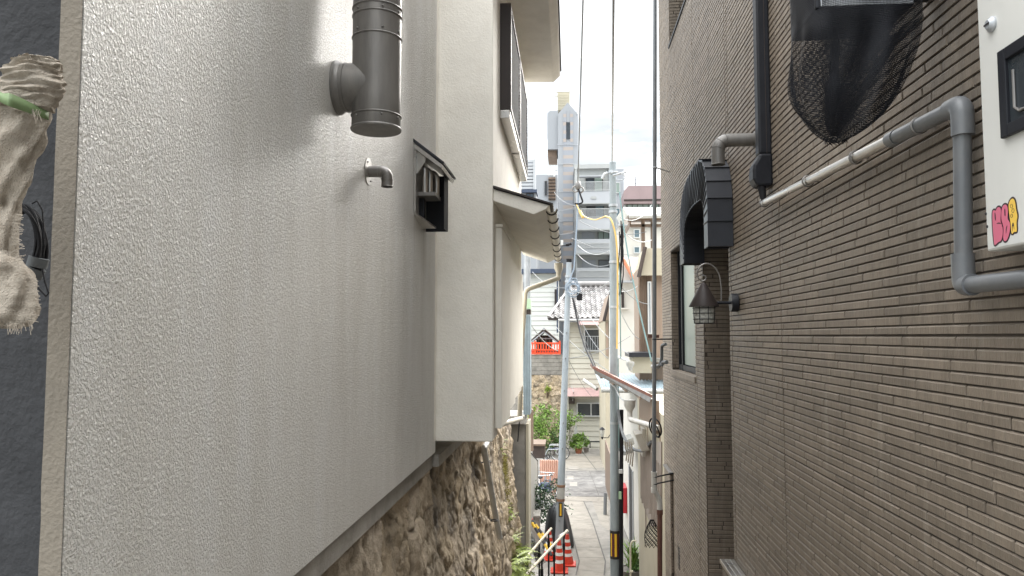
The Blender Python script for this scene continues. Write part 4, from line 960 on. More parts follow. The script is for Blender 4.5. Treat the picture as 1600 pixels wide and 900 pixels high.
def PP(pts, Y, d, mt, nm, par): m = MB(); m.prism([P(x, y, Y) for x, y in pts], (0, d, 0)); return m.build(nm, M[mt], par)
PP([(872,178),(887,160),(903,178),(903,700),(870,700)], 79, 5, 'tower_wall', 'shaft', T)
PP([(855,177),(859,173),(872,173),(872,233),(855.5,233)], 79.4, 4.5, 'tower_wall', 'side_block', T)
PP([(855.5,233.2),(870,233.2),(870,244.5),(856,244.5)], 79.9, 4, 'timber', 'block_soffit', T)
PP([(880,178),(885,172.5),(885,190),(880,190)], 78.93, .06, 'tile', 'tile_band', T); PP([(890.5,172.5),(895.5,178),(895.5,190),(890.5,190)], 78.93, .06, 'tile', 'tile_band', T)
PP([(880,190.2),(884.6,190.2),(884.6,222),(880,222)], 78.93, .06, 'tile', 'tile_band', T); PP([(891,190.2),(895.5,190.2),(895.5,222),(891,222)], 78.93, .06, 'tile', 'tile_band', T)
PP([(880,222.2),(895.5,222.2),(895.5,600),(880,600)], 78.93, .06, 'tile', 'tile_band', T)
PP([(884.9,191),(890.4,191),(890.4,217),(884.9,217)], 78.9, .05, 'glass_dark', 'slit_window', T)
for yy in (225.5, 256, 299, 345): PP([(870.5,yy),(903,yy),(903,yy+.5),(870.5,yy+.5)], 78.88, .04, 'galv', 'joint_line', T)
PP([(871,144),(889,144),(889,172),(871,172)], 81, 3, 'cream_tank', 'roof_tank', T)
m = MB()
for (a_, c_) in (((867,150),(867,172)),((889.5,142),(889.5,172)),((868,150),(872,150)),((869,144),(890,144))): m.tube([P(*a_,80.6), P(*c_,80.6)], .06, 6)
for i in range(6): m.tube([P(871,148+4*i,80.6), P(888,148+4*i,80.6)], .035, 5)
m.build('rooftop_frame', M['cream_tank'], T)
m = MB(); m.tube([P(902,96,78), P(902,178,78.9)], [.035,.06], 6); m.build('antenna_mast', M['steel_white'], T)
MB().pbox(800, 352, 871, 700, 78.5, 6).build('low_wing', M['tile'], T)
for i in range(5): MB().pbox(800, 362+i*13, 871, 363+i*13, 78.44, .06).build('wing_joint', M['galv'], T)
B = bld('grey_block', 'pale grey block with an outside stair and railing left of the pointed tower', 'building', 850, 68)
wallpx(B, 826, 273, 872, 68, 8, 'tower_wall'); m = MB(); m.pbox(857,277,868,312,67.7,.3); m.build('stair_opening', M['timber'], B)
for i in range(7): MB().pbox(857, 280+i*5, 868, 281+i*5, 67.6, .1).build('stair_slat', M['brown_metal'], B)
railing(B, 855.5, 258, 869, 274, 67.8, 3, 'pale', .03); m = MB(); m.tube([P(866,276,67.6),P(866,266,67.6),P(870,265,67.6)], .09, 8); m.build('flue', M['steel_white'], B)
window(B, 851,283,854.5,305,67.9,1,'dark','glass_dark')
B = bld('louvred_roof_screen', 'white louvred screen on a roof behind the cream house', 'louvre screen', 826, 60)
wallpx(B, 800, 300, 838, 60, 6, 'tower_wall'); MB().pbox(833, 249, 837, 297, 59.9, .4).build('post', M['apart_band'], B)
for i in range(9): m = MB(); m.pbox(806, 250+i*5.2, 833, 253.8+i*5.2, 60, .12); m.build('slat', M['apart_band'], B)
MB().pbox(806, 250, 834, 297, 60.3, .1).build('screen_back', M['louver'], B); MB().pbox(804, 296, 839, 300.5, 59.6, 2).build('roof_edge', M['navy'], B)
window(B, 822,302,834,309,59.9,2,'dark','glass_dark')
B = bld('brown_roofed_building', 'building with a wide brown roof and a strip of windows at the right', 'building', 1000, 66)
m = MB(); m.prism([P(975,318,66), P(975,298,66), P(982,290,66), P(1060,290,66), P(1060,318,66)], (0,5,0)); m.build('roof', M['roof_brown'], B)
wallpx(B, 977, 318.2, 1060, 66.5, 6, 'apart_wall'); MB().pbox(975,311,1060,313,65.9,.2).build('roof_edge', M['brown_metal'], B); window(B, 979,318.5,1030,326,66.4,6,'dark','glass_green')
m = MB(); m.tube([P(993,276,68),P(993,292,68)], .05, 5); m.tube([P(990,287,68),P(1000,287,68)], .03, 5); m.tube([P(991,281,68),P(996,281,68)], .03, 5); m.build('aerial', M['cable_grey'], B)
B = bld('white_back_building', 'plain white building between the apartment block and the orange roofed house', 'building', 990, 48)
wallpx(B, 968, 352, 1060, 48, 6, 'plaster_far'); window(B, 990,358,1000,372,47.9,1,'pale','glass_blue'); window(B, 990,385,1000,396,47.9,1,'pale','glass_blue')
MB().pbox(966,349.5,1060,352,47.7,6.4).build('parapet', M['apart_band'], B)

# ---- white siding house behind the shrine
B = bld('white_siding_house', 'white sided house with a dark flat roof edge behind the red fence', 'house', 850, 47)
m = MB(); a_ = P(818,480,47); c_ = P(872,480,47); zt = P(850,427,47).z; z0 = zt; pf = [(a_.x,47.25,zt)]
k = 0
while z0 > -5.8: pf += [(a_.x,47.0,z0-.02),(a_.x,46.965,z0-.30)]; z0 -= .30
pf += [(a_.x,47.25,z0)]; m.prism(pf, (c_.x-a_.x,0,0)); m.build('wall', M['white_siding'], B)
wallpx(B, 818, 428, 872, 47.26, 6, 'white_siding', 'house_body'); MB().pbox(815,420,875,426.5,46.5,7.5).build('roof', M['navy'], B)
m = MB(); m.tube([P(871,428,46.7), P(871,520,46.7)], .05, 8); m.build('drainpipe', M['navy'], B)
window(B, 866.5,452,870,480,46.85,1,'dark','glass_dark')
# ---- shrine and red fence on the stone wall
S = bld('small_shrine', 'small dark wooden shrine with a gabled roof behind the red fence', 'shrine', 850, 40)
wallpx(S, 838, 524, 862, 40.2, 2, 'dark_wood', 'body', 556)
for sg, xe_, ye_ in ((-1,826,534),(1,873,533)):
    m = MB(); m.prism([P(850,513,39.6), P(xe_,ye_,39.6), P(xe_,ye_+3.0,39.6), P(850,519,39.6)], (0,3,0)); m.build('roof_slope', M['dark_wood'], S)
    m = MB(); m.tube([P(850,518.5,39.5), P(xe_+sg*-1,ye_+3,39.5)], .035, 6); m.build('barge_board', M['pole_conc'], S)
for x_ in (841,847,853,859): MB().pbox(x_-.8, 526, x_+.8, 555, 40.05, .1).build('post', M['timber'], S)
MB().pbox(838,528,862,530,40.0,.15).build('beam', M['pole_conc'], S); m = MB(); m.tube([P(850,514,39.3),P(850,514,42.8)], .07, 8); m.build('ridge', M['galv'], S)
FN = bld('red_fence', 'vermilion railing on top of the block wall in front of the shrine', 'fence', 850, 38)
for (t_, d_) in ((535,537.5),(545.5,547.5),(551.5,553.5)): MB().pbox(812, t_, 876, d_, 38.0, .10).build('rail', M['red_fence'], FN)
for x_ in (836,874.5,815): MB().pbox(x_-1.3, 532.5, x_+1.3, 553.6, 37.95, .16).build('post', M['red_fence'], FN)
for i in range(13):
    x_ = 819.5+i*4.25
    if abs(x_-836) > 2: MB().pbox(x_-.9, 537.6, x_+.9, 545.4, 38.02, .06).build('baluster', M['red_fence'], FN)
MB().pbox(812,547.6,876,551.4,38.06,.03).build('lower_panel', M['red_fence'], FN)
for i in range(10): m = MB(); p = P(838+i*4.1, 549.5, 38.04); m.ball(p, (.03,.012,.045), 6, 4); m.build('lattice_hole', M['dark_wood'], FN)
BW = bld('block_wall', 'grey concrete block wall under the red fence on top of a stone wall', 'wall', 850, 38)
m = MB(); MB().pbox(812,554,880,586,38.1,.4).build('core', M['footing'], BW)
for j in range(5):
    for i in range(8):
        x0 = 812+i*9.6-(j%2)*4.8; x1 = x0+9.2
        if x1 > 880: x1 = 880
        if x0 < 811: x0 = 811
        if x1-x0 > 1: m.pbox(x0, 554.2+j*6.3, x1, 560.1+j*6.3, 38.06, .05)
m.build('block_courses', M['concrete'], BW)
SW_ = bld('far_stone_wall', 'mottled rubble stone wall under the grey block wall at the end of the lane', 'wall', 850, 38)
a_ = P(812,600,38).x; zt = P(850,586,38).z
m, cc2 = stone_sheet(lambda u, v: ((a_+u, 38.0-.06*v*.3, zt-v), (0,-1,0)), 110, 160, 2.35, 3.9, .30, .05, 31, 1.2); o = m.build('stone_face', M['stone'], SW_, fix=False); setcol(o, cc2); o.data.polygons.foreach_set('use_smooth', [True]*len(o.data.polygons))
MB().box(a_-2, a_+2.35, 38.06, 39.2, -5.8, zt).build('wall_core', M['footing'], SW_)

# ---- ivory siding house at the end of the lane
H = bld('ivory_siding_house', 'ivory clapboard house with grey tiled roof at the end of the lane', 'house', 935, 38)
a_ = P(885,600,38); c_ = P(992,600,38); zt = P(930,503,38).z; z0 = zt; pf = [(a_.x,38.3,zt)]
while z0 > -5.6: pf += [(a_.x,38.0,z0-.015),(a_.x,37.962,z0-.262)]; z0 -= .262
pf += [(a_.x,38.3,z0)]; m = MB(); m.prism(pf, (c_.x-a_.x,0,0)); m.build('clapboard_wall', M['siding'], H); MB().box(a_.x, c_.x+2, 38.31, 44, -5.8, zt).build('house_body', M['siding'], H)
ze, zr = P(900,497,37.5).z, P(900,447,41.2).z
m = MB(); m.prism([(P(855,490,37.5).x,37.45,ze),(P(857,490,37.5).x,37.45,ze-.10),(c_.x+2.3,37.45,ze-.10),(c_.x+2.3,37.45,ze)], (0,.5,0)); 
m.add([(P(856,490,37.5).x,37.5,ze-.02),(c_.x+2.3,37.5,ze-.02),(c_.x+2.3,41.2,zr-.05),(P(893,450,41.2).x,41.2,zr-.05)], [(0,1,2,3)]); m.build('roof_deck', M['brown_metal'], H)
m = MB(); ncol, nrow = 24, 15; xl = P(857,490,37.5).x; W_ = (c_.x+2.2-xl)/ncol; hipx = P(893,450,41.2).x
for c in range(ncol):
    for r in range(nrow):
        t0, t1 = r/nrow, (r+1.12)/nrow; x0 = xl+c*W_
        if x0+W_*.4 < xl+(hipx-xl)*t0: continue
        y0_, y1_ = 37.45+3.75*t0, 37.45+3.75*t1; z0_, z1_ = ze+(zr-ze)*t0+.05, ze+(zr-ze)*t1+.01; vs = []; L = 6
        for yy, zz in ((y0_, z0_), (y1_, z1_)):
            for q in range(L+1):
                s_ = q/L; vs.append((x0+W_*s_*1.02, yy, zz+.055*math.sin(2*math.pi*s_)))
        vs += [(x0+W_*q/L*1.02, y0_, z0_+.055*math.sin(2*math.pi*q/L)-.05) for q in range(L+1)]
        m.add(vs, [(q, q+1, q+L+2, q+L+1) for q in range(L)]+[(2*L+2+q, 2*L+3+q, q+1, q) for q in range(L)])
m.build('roof_tiles', M['roof_tile'], H, fix=False)
m = MB(); m.tube([(hipx,41.2,zr+.1),(c_.x+2.2,41.2,zr+.1)], .16, 10); m.tube([(xl,37.45,ze+.06),(hipx,41.2,zr+.06)], .07, 10); m.build('ridge', M['roof_tile'], H, smooth=True)
m = MB(); m.tube([(xl+.5,37.35,ze-.10),(c_.x+2,37.35,ze-.10)], .06, 10); m.build('gutter', M['steel_white'], H, smooth=True); m = MB(); m.tube([P(888,505,37.4),P(888,520,37.9),P(886,700,37.9)], .05, 8); m.build('downpipe', M['siding'], H, smooth=True)
m = MB(); m.prism([P(903,502,37.3),P(947,502,37.3),P(947,507.5,37.1),P(903,507.5,37.1)], (0,.8,0)); m.build('window_canopy', M['pink_awning'], H, label='faded rose canopy over the upper window')
window(H, 912,513,944,549,37.85,1,'pale','glass_dark',.07); railing(H, 911,525,945,549,37.6,9,'galv',.014,'window_rail')
m = MB(); m.prism([P(884,608,36.9),P(947,608,36.9),P(947,619.5,36.6),P(883,619.5,36.6)], (0,1.3,0)); m.build('lower_canopy', M['pink_awning'], H, bevel=.02, label='faded rose canopy between the storeys')
window(H, 901,629,946,651,37.85,2,'pale',['glass_dark','glass_dark'],.06); MB().pbox(888.5,622.5,898,631,37.75,.15).build('meter_box', M['dark_wood'], H)
MB().pbox(886,608,889,700,37.8,.1).build('corner_trim', M['siding'], H); m = MB(); m.tube([P(893,603,37.7),P(896,612,36.5),P(895,626,37.6)], .015, 5); m.build('loose_wire', M['wire_pale'], H)
m = MB(); m.tube([P(918,690,37.4),P(950,690,37.4)], .035, 6); 
for x_ in (922,945): m.tube([P(x_,690,37.4),P(x_,700,37.4)], .03, 6)
tag(m.build('low_bar', M['black_metal']), 'low dark metal bar along the foot of the ivory house', 'barrier')
# ---- narrow timber house behind the right pole
B = bld('ochre_narrow_house', 'narrow ochre and cream house squeezed behind the thicker utility pole', 'house', 960, 30)
wallpx(B, 946, 500, 1000, 30, 6, 'beige_plaster'); 
for i in range(3): MB().pbox(947+i*5, 503, 950.5+i*5, 556, 29.9, .06).build('vertical_panel', M['timber_pale'], B)
m = MB(); m.prism([P(944,500,29.8),P(956,455,29.8),P(962,450,29.8),P(1000,450,29.8),P(1000,500,29.8)], (0,6,0)); m.build('gable', M['timber_pale'], B); m = MB(); m.tube([P(943.5,502,29.6),P(955,455,29.6)], .07, 6); m.build('barge_board', M['brown_metal'], B)
# ---- white plaster house
B = bld('white_plaster_house', 'white plastered house with a narrow dark window right of the utility poles', 'house', 984, 22)
m = MB(); m.prism([P(966,620,22),P(966,447,22),P(975,440,22),P(1000,440,22),P(1040,440,22),P(1040,620,22)], (0,5,0)); m.build('wall', M['plaster_far'], B, bevel=.02)
window(B, 971,455,975,481,21.95,1,'dark','glass_dark',.03); MB().pbox(970,481,983,483,21.8,.22).build('sill', M['plaster_far'], B)
m = MB(); m.pbox(966,438,1040,441,21.7,5.4); m.build('parapet_cap', M['galv'], B)
for k in range(3): m = MB(); p = P(993+k*1.2,541,21.95); m.lathe([(.001,0),(.03,0),(.03,.05),(.001,.05)], p-Vector((0,.05,0)), 10, 'Y'); m.build('vent_hole', M['timber_pale'], B)
B = bld('orange_roofed_house', 'white gabled house with an orange tiled roof above the white plaster house', 'house', 990, 27)
m = MB(); m.prism([P(966,460,27),P(966,432,27),P(975,408,27),P(985,420,27),P(990,432,27),P(990,460,27)], (0,5,0)); m.build('gable_wall', M['plaster_far'], B)
m = MB(); m.prism([P(974,406,26.6),P(999,406,29),P(1004,434,29),P(990,436,26.6)], (0,.05,.10)); m.build('roof', M['roof_orange'], B)
m = MB(); m.tube([P(974.5,406,26.55),P(990.5,436,26.55)], .07, 8); m.build('verge_tiles', M['roof_orange'], B, smooth=True); MB().pbox(985,437,1000,442,26.4,.5).build('under_eave', M['dark_wood'], B)
# ---- brown house with rooftop frame
B = bld('brown_panel_house', 'tall brown panelled house just beyond the brick building', 'house', 1012, 17)
wallpx(B, 999, 420, 1050, 17, 1.2, 'timber_pale')
for i in range(6): MB().pbox(1000+i*3.4, 425, 1000.6+i*3.4, 560, 16.96, .05).build('panel_joint', M['timber'], B)
window(B, 1012,440,1018,522,16.9,1,'pale','louver',.03)
m = MB(); m.prism([P(999,430,16.8),P(1007,388,16.8),P(1050,388,16.8),P(1050,430,16.8)], (0,1.3,0)); m.build('gable', M['beige_plaster'], B); m = MB(); m.tube([P(998,433,16.7),P(1008,386,16.7)], .05, 6); m.build('barge_board', M['dark_wood'], B)
MB().pbox(998,560,1050,566,16.6,.5).build('ledge', M['footing'], B)
B = bld('rooftop_timber_frame', 'brown timber roof frame with a pale translucent roof beside the brick building', 'pergola', 1005, 20)
for (a0_, b0_, c0_, d0_, dp) in ((982,338,1050,344.5,.3),(984,350,1050,354,.15),(1003,345,1008,430,.2),(1018,345,1022,430,.2),(984,345,986,352,3)): MB().pbox(a0_, b0_, c0_, d0_, 20, dp).build('beam', M['timber'], B)
m = MB(); m.prism([P(974,324,20),P(1050,324,20),P(1050,336,19.6),P(981,336,19.6)], (0,3,.2)); m.build('translucent_roof', M['pale_panel'], B)
for i in range(7): m = MB(); m.tube([P(976+i*7,324,20.0)+Vector((0,0,.0)), P(983+i*6.2,336,19.57)], .012, 5); m.build('roof_rib', M['wire_pale'], B)
m = MB(); m.tube([P(983,338,19.5),P(1050,337,19.5)], .06, 8); m.build('gutter', M['pvc_light'], B)
# ---- low houses along the right of the lane
B = thing('white_lane_house', 'low white house with a dark doorway and blue corrugated roof', 'house', (2.5, 19, -5.3))
MB().box(1.5, 5, 15.3, 24, -5.7, -1.25).build('wall', M['plaster_far'], B)
a_ = PX(983.5,728,1.49); c_ = PX(988.5,728,1.49)
MB().box(1.492, 1.52, c_.y, a_.y, -5.2, a_.z).build('doorway', M['dark_void'], B, label='dark open doorway'); MB().box(1.47, 1.5, a_.y+.01, a_.y+.09, -5.2, a_.z+.05).build('door_frame', M['apart_band'], B); MB().box(1.47, 1.5, c_.y-.09, c_.y-.01, -5.2, a_.z+.05).build('door_frame', M['apart_band'], B)
m = MB(); nn = 34; x0 = P(938,600,15.6).x; x1 = 3.2; vs = []
for i in range(nn*4+1):
    x = x0+(x1-x0)*i/(nn*4); dz = .018*math.sin(i*math.pi/2); fl = .0
    vs += [(x, 15.2, -1.06+dz), (x, 18.6, -.93+dz)]
m.add(vs, [(2*i, 2*i+2, 2*i+3, 2*i+1) for i in range(nn*4)]); r_ = m.build('corrugated_roof', M['roof_blue'], B, fix=False); q = r_.modifiers.new('t', 'SOLIDIFY'); q.thickness = .008
m = MB(); m.tube([(x0,15.15,-1.09),(3.2,15.15,-1.13)], .05, 10); m.build('gutter', M['steel_white'], B)
MB().pbox(983,551,1020,558,15.9,1.2).build('roof_hatch', M['charcoal'], B); MB().pbox(989,558,1018,583,16.0,.9).build('roof_box', M['beige_plaster'], B)
m = MB(); p = P(984.5,570,15.5); m.lathe([(.035,0),(.04,.05),(.08,.11),(.09,.18)], p-Vector((0,0,.12)), 14); m.tube([P(984,565,15.5),P(962,556,16.8)], .03, 8); m.build('roof_funnel', M['pvc_light'], B, smooth=True)
MB().box(1.36, 1.5, 19.6, 20.3, PX(975,795,1.45).z, PX(975,757,1.45).z).build('red_cabinet', M['red_box'], B, bevel=.02, label='red enamel cabinet')
m = MB(); m.prism([P(962,700,16.2),P(975,712,16.2),P(990,707,16.2),P(990,703,16.2),P(976,706,16.2),P(964,696,16.2)], (0,1.0,0)); m.build('door_canopy', M['galv'], B)
m = MB(); m.prism([P(971,690,15.6),P(978,700,15.6),P(992,694,15.6),P(989,684,15.6)], (0,.7,0)); m.build('porch_roof', M['pale_panel'], B)
C2 = thing('beige_lane_house', 'low beige house with brown corrugated wall panel right beside the brick building', 'house', (2.4, 12.5, -5.2))
MB().box(1.33, 5, 10.45, 14.6, -5.7, -1.12).build('wall', M['beige_plaster'], C2)
def xpoly(pts, x, d, mt, nm, par, label=None): m = MB(); m.prism([PX(a, b_, x) for a, b_ in pts], (d,0,0)); return m.build(nm, M[mt], par, label=label)
xpoly([(1000.5,690),(1000.5,778),(1017,822),(1033,822),(1033,690)], 1.312, .015, 'brown_panel', 'corrugated_panel', C2)
ya, yb = PX(1001,750,1.31).y, PX(1033,750,1.31).y
m = MB(); k = 16
for i in range(k):
    y = yb+(ya-yb)*(i+.5)/k; zl = PX(1001 if y > 13 else 1020, 780 if y > 13.2 else 815, 1.31).z; m.tube([(1.309,y,zl+.05*(i%2)),(1.309,y,-1.85)], .012, 5)
m.build('panel_rib', M['brown_panel'], C2)
for yy in (11.0, 11.9, 12.7, 13.4, 14.1): MB().box(1.318, 1.329, yy, yy+.05, -1.9, -1.15).build('wall_batten', M['timber_pale'], C2)
MB().box(1.26, 1.329, 13.0, 13.35, PX(992,690,1.3).z, PX(992,652,1.3).z).build('meter_box', M['beige_box'], C2, bevel=.01)
m = MB(); m.prism([P(992,679,12.2),P(1003,677,12.2),P(1016,704,12.2),P(1003,706,12.2)], (0,.5,0)); m.build('sloped_hood', M['beige_box'], C2, bevel=.01)
for i in range(4): m = MB(); x_ = 977+i*3.2; m.tube(bend([P(x_,690,13.1),P(x_,700,13.1),P(x_+3,706,13.1),P(x_+1,720+3*i,13.1)], .05), .013, 7); m.build('service_pipe', M['steel'], C2, smooth=True)
AW = thing('rusty_monopitch_roof', 'small sloping roof with a rusty red top edge jutting over the lane', 'roof', (.9, 12, -1))
fr_ = [P(927,572,13.4),P(1019,617,11.2),P(1019,622,11.2),P(927,577,13.4)]
m = MB(); m.prism(fr_, (.0,1.9,-.02)); m.build('roof_sheet', M['roof_rust'], AW)
m = MB(); m.prism([v+Vector((.01,.02,-.0)) for v in [P(927,577.3,13.4),P(1017,621.5,11.2),P(1014,629,11.2),P(929,584,13.4)]], (.0,.05,0)); m.build('fascia', M['duct'], AW)
for t in (.15,.4,.65,.9): 
    q = P(930,584,13.4).lerp(P(1012,627,11.2), t); MB().box(q.x-.02,q.x+.02,q.y+.1,q.y+1.8,q.z-.03,q.z+.015).build('rafter', M['timber_pale'], AW)
m = MB(); m.tube([P(912,594,13.8), P(933,608,13.5)], .035, 8); m.build('gutter_end', M['pvc_light'], AW)
m = MB(); hz_ = P(984,645,11.8); m.lathe([(.035,0),(.045,.03),(.085,.10),(.095,.2),(.10,.2)], hz_, 4*5); m.build('hopper', M['pvc_light'], AW, smooth=True)
m = MB(); m.tube(bend([hz_+Vector((0,0,.02)), hz_-Vector((0,0,.10)), P(1030,669,11.0)], .06), .042, 14); m.build('hopper_pipe', M['pvc_light'], AW, smooth=True)
m = MB(); m.tube([P(952,598,12.9),P(962,606,12.7),P(968,620,12.4),P(977,628,12.0)], .012, 7); m.build('lead_wire', M['wire_pale'], AW)
m = MB(); m.box(1.25, 1.33, 11.1, 13.3, P(1017,623,11.2).z-.5, P(1017,623,11.2).z-.02); m.build('support_panel', M['timber_pale'], AW)
B = thing('brown_board_fence', 'brown board fence end along the right edge of the lane behind the pole', 'fence', (1.3, 25, -5.4))
MB().box(1.30, 1.34, 22.5, 27.2, -5.35, -3.75).build('boards', M['timber'], B); MB().box(1.24, 1.36, 22.42, 22.5, -5.35, -3.5).build('post', M['timber'], B)
m = MB(); m.tube([P(946,770,22.3),P(945,820,22.3),P(948,826,22.3)], .05, 8); tag(m.build('lane_drainpipe', M['pvc_grey']), 'short grey drainpipe at the end of the brown board fence', 'pipe')

# ---- the poles and their gear
def pole(name, label, pts, r0, r1, mt):
    t = thing(name, label, 'utility pole', pts[0]); m = MB(); pp = [Vector(pts[0]).lerp(Vector(pts[1]), i/8) for i in range(9)]
    m.tube(pp, [r0+(r1-r0)*i/8 for i in range(9)], 20); m.build('shaft', M[mt], t, smooth=True); return t
LB, LT = P(872.5,858,17.5), P(889,410,17.5); LB.z = gz(17.5)-.01
lp = pole('leaning_utility_pole', 'thinner blue-grey utility pole leaning slightly to the right by the cones', (LB, LT), .095, .060, 'pole_conc')
def along(a, b_, py, Y):            # point on a pole axis at a given height row
    z = P(880, py, Y).z; t = (z-a.z)/(b_.z-a.z); return a.lerp(b_, t)
def band(par, py, Y, a, b_, r, h, mt, nm='band'):
    c = along(a, b_, py, Y); ax = (b_-a).normalized(); m = MB(); m.tube([c-ax*h/2, c+ax*h/2], r, 20); return m.build(nm, M[mt], par, smooth=True)
band(lp, 759, 17.5, LB, LT, .096, .06, 'rust_band'); band(lp, 781, 17.5, LB, LT, .099, .06, 'rust_band'); band(lp, 770, 17.5, LB, LT, .094, .24, 'pvc_light', 'pale_sleeve')
c = along(LB, LT, 795, 17.5); MB().box(c.x-.035,c.x+.055,17.5-.105,17.5-.092,c.z-.16,c.z+.16).build('number_plate', M['black_plate'], lp); MB().box(c.x-.008,c.x+.03,17.5-.109,17.5-.1055,c.z-.135,c.z+.135).build('yellow_strip', M['yellow'], lp)
m = MB()
for py in (812,700,660,610,560,520): q = along(LB, LT, py, 17.5); m.tube([q+Vector((.0,-.07,0)), q+Vector((.0,-.12,0))], .014, 6)
m.build('step_bolt', M['dull_steel'], lp)
band(lp, 407, 17.5, LB, LT, .064, .07, 'black_rubber', 'pole_cap')
for py in (432,456,440): band(lp, py, 17.5, LB, LT, .078, .05, 'galv', 'clamp')
m = MB(); m.tube([P(889,440,17.3),P(897,420,17.3),P(902,340,17.3),P(904,300,17.3)], .018, 8); m.build('riser_pipe', M['blue_grey'], lp, smooth=True)
MB().pbox(901,456,910,469,17.2,.12).build('terminal_box', M['black_rubber'], lp, bevel=.015)
m = MB(); rnd = random.Random(2)
for i in range(9):
    a0 = rnd.uniform(-.3,.3); q = P(893+rnd.uniform(0,5), 448+rnd.uniform(-10,12), 17.25); m.torus(q, rnd.uniform(.06,.16), .010, (rnd.uniform(-.5,.5), 1, rnd.uniform(-.4,.4)), 18, 5)
m.build('coiled_lead', M['blue_grey'], lp, smooth=True)
MB().pbox(876,375,880,383,17.3,.05).build('small_sign', M['steel_white'], lp); m = MB(); m.tube([P(878,384,17.3),P(889,384,17.4)], .012, 6); m.tube([P(884,383,17.3),P(893,381,17.3)], .03, 8); m.build('side_arm', M['black_rubber'], lp)
YR = 14.0
RB, RT = P(961,800,YR), P(957.5,254,YR); RB.x = P(961,900,YR).x; RB.z = gz(YR)-.01
rp = pole('concrete_utility_pole', 'thicker grey concrete utility pole with a yellow and maroon striped band', (RB, RT), .090, .062, 'pole_dark')
zt, zd = P(961,828,YR).z, P(961,872,YR).z; cx = along(RB, RT, 850, YR).x
m = MB(); m.tube([(cx,YR,zd),(cx,YR,zt)], .092, 24, False); m.build('band_backing', M['black_plate'], rp, smooth=True)
for a0, a1, mt in ((-2.55,-2.25,'yellow'),(-2.2,-1.75,'maroon'),(-1.70,-1.25,'yellow'),(-.75,-.3,'yellow'),(-1.2,-.8,'maroon')):
    m = MB(); vs = []
    for k in range(5):
        a = a0+(a1-a0)*k/4; vs += [(cx+.0955*math.cos(a),YR+.0955*math.sin(a),zd+.05),(cx+.0955*math.cos(a),YR+.0955*math.sin(a),zt-.05)]
    m.add(vs, [(2*k,2*k+2,2*k+3,2*k+1) for k in range(4)]); m.build('band_stripe', M[mt], rp, smooth=True)
for py in (270,322,332,410,480,590,660): band(rp, py, YR, RB, RT, .082, .045, 'galv', 'clamp')
m = MB(); q = P(957,276,YR); m.torus(q+Vector((.10,-.05,0)), .14, .010, (.3,.3,1), 20, 6); m.tube([q+Vector((-.1,-.1,.05)), q+Vector((-.16,-.12,.02)), q+Vector((-.2,-.1,-.06))], .03, 8); m.tube([q+Vector((0,-.1,0)), q+Vector((.25,-.12,.06))], .02, 6); m.build('insulator_bracket', M['galv'], rp, smooth=True)
m = MB(); m.tube([P(971,640,13.9),P(970.5,900,13.9)], .038, 12); m.build('black_conduit', M['black_rubber'], rp, smooth=True)
MB().pbox(967,734,973,740,13.8,.06).build('label_plate', M['steel_white'], rp); MB().pbox(966.5,768,971,780,13.84,.01).build('green_notice', M['green_sheet'], rp)
m = MB(); rnd = random.Random(6)
for i in range(7):
    x_ = 967+rnd.uniform(-1,6); m.tube([P(x_+rnd.uniform(-2,2),330+rnd.uniform(0,40),13.85),P(x_+2,380+rnd.uniform(-10,20),13.8),P(x_+rnd.uniform(-2,3),430,13.85),P(x_-1,455+rnd.uniform(-8,12),13.85)], .012, 6)
m.build('dark_cable_loop', M['black_rubber'], rp, smooth=True)
m = MB(); m.tube(bend([P(966,640,13.85),P(968,660,13.8),P(975,685,13.5),P(990,703,13.2),P(1005,705,12.6),P(1018,690,12.0)], .15), .026, 9); m.build('cable_bundle', M['cable_grey'], rp, smooth=True, label='braided cable bundle sagging to the houses')
m = MB(); m.tube([P(966,560,13.86),P(967,700,13.86)], .010, 6); m.tube([P(968,410,13.84),P(970,560,13.84)], .012, 6); m.build('blue_lead', M['wire_blue'], rp)
# the cables overhead
def cable(name, pts, r, mt, label, cat='cable', grp=None, n=6):
    m = MB(); m.tube(bend(pts, .8, 5) if len(pts) > 2 else pts, r, n); return tag(m.build(name, M[mt], smooth=True), label, cat, grp)
def ext(a, b_, k): return b_+(b_-a)*k
a_, b_ = P(903,285,17.3), P(911,2,9.5); cable('overhead_cable', [a_, b_, ext(a_, b_, .9)], .014, 'cable_grey', 'left of the two thick cables dropping from above to the leaning pole')
a_, b_ = P(956.5,252,YR), P(958.5,2,7.5); cable('overhead_cable', [a_, b_, ext(a_, b_, .8)], .015, 'wire_pale', 'straight thick cable dropping from above onto the concrete pole top')
m = MB(); c = P(903,290,17.3); m.ball(c, (.07,.07,.12), 10, 6); m.torus(c+Vector((-.06,0,-.08)), .07, .02, (0,1,0), 12, 6); m.torus(c+Vector((.06,0,-.1)), .07, .02, (.3,1,0), 12, 6)
tag(m.build('cable_clamp', M['dull_steel'], smooth=True), 'metal cable clamp where the left thick cable meets the leads', 'clamp')
cable('loop_lead', [P(903,292,17.3),P(907,305,17.2),P(911,316,17.2),P(905,319,17.2),P(898,318,17.2)], .022, 'black_rubber', 'short black lead hooking below the cable clamp')
cable('yellow_guarded_cable', [P(901,320,17.2),P(908,335,17.0),P(918,341,16.5),P(930,344,15.8),P(946,338,14.3)], .014, 'yellow_tube', 'yellow guarded cable sagging between the two poles')
cable('yellow_guard_tube', [P(946,338,14.2),P(955,341,13.8),P(962,365,13.8),P(965,400,13.8),P(965,450,13.8),P(964,545,13.8)], .016, 'yellow_tube', 'yellow guard tube running down the concrete pole', n=10)
m = MB(); m.tube([P(906,330,17.0),P(911,340,16.9)], .036, 10); tag(m.build('yellow_sleeve', M['yellow_tube'], smooth=True), 'fat yellow sleeve on the cable by the tower', 'cable sleeve')
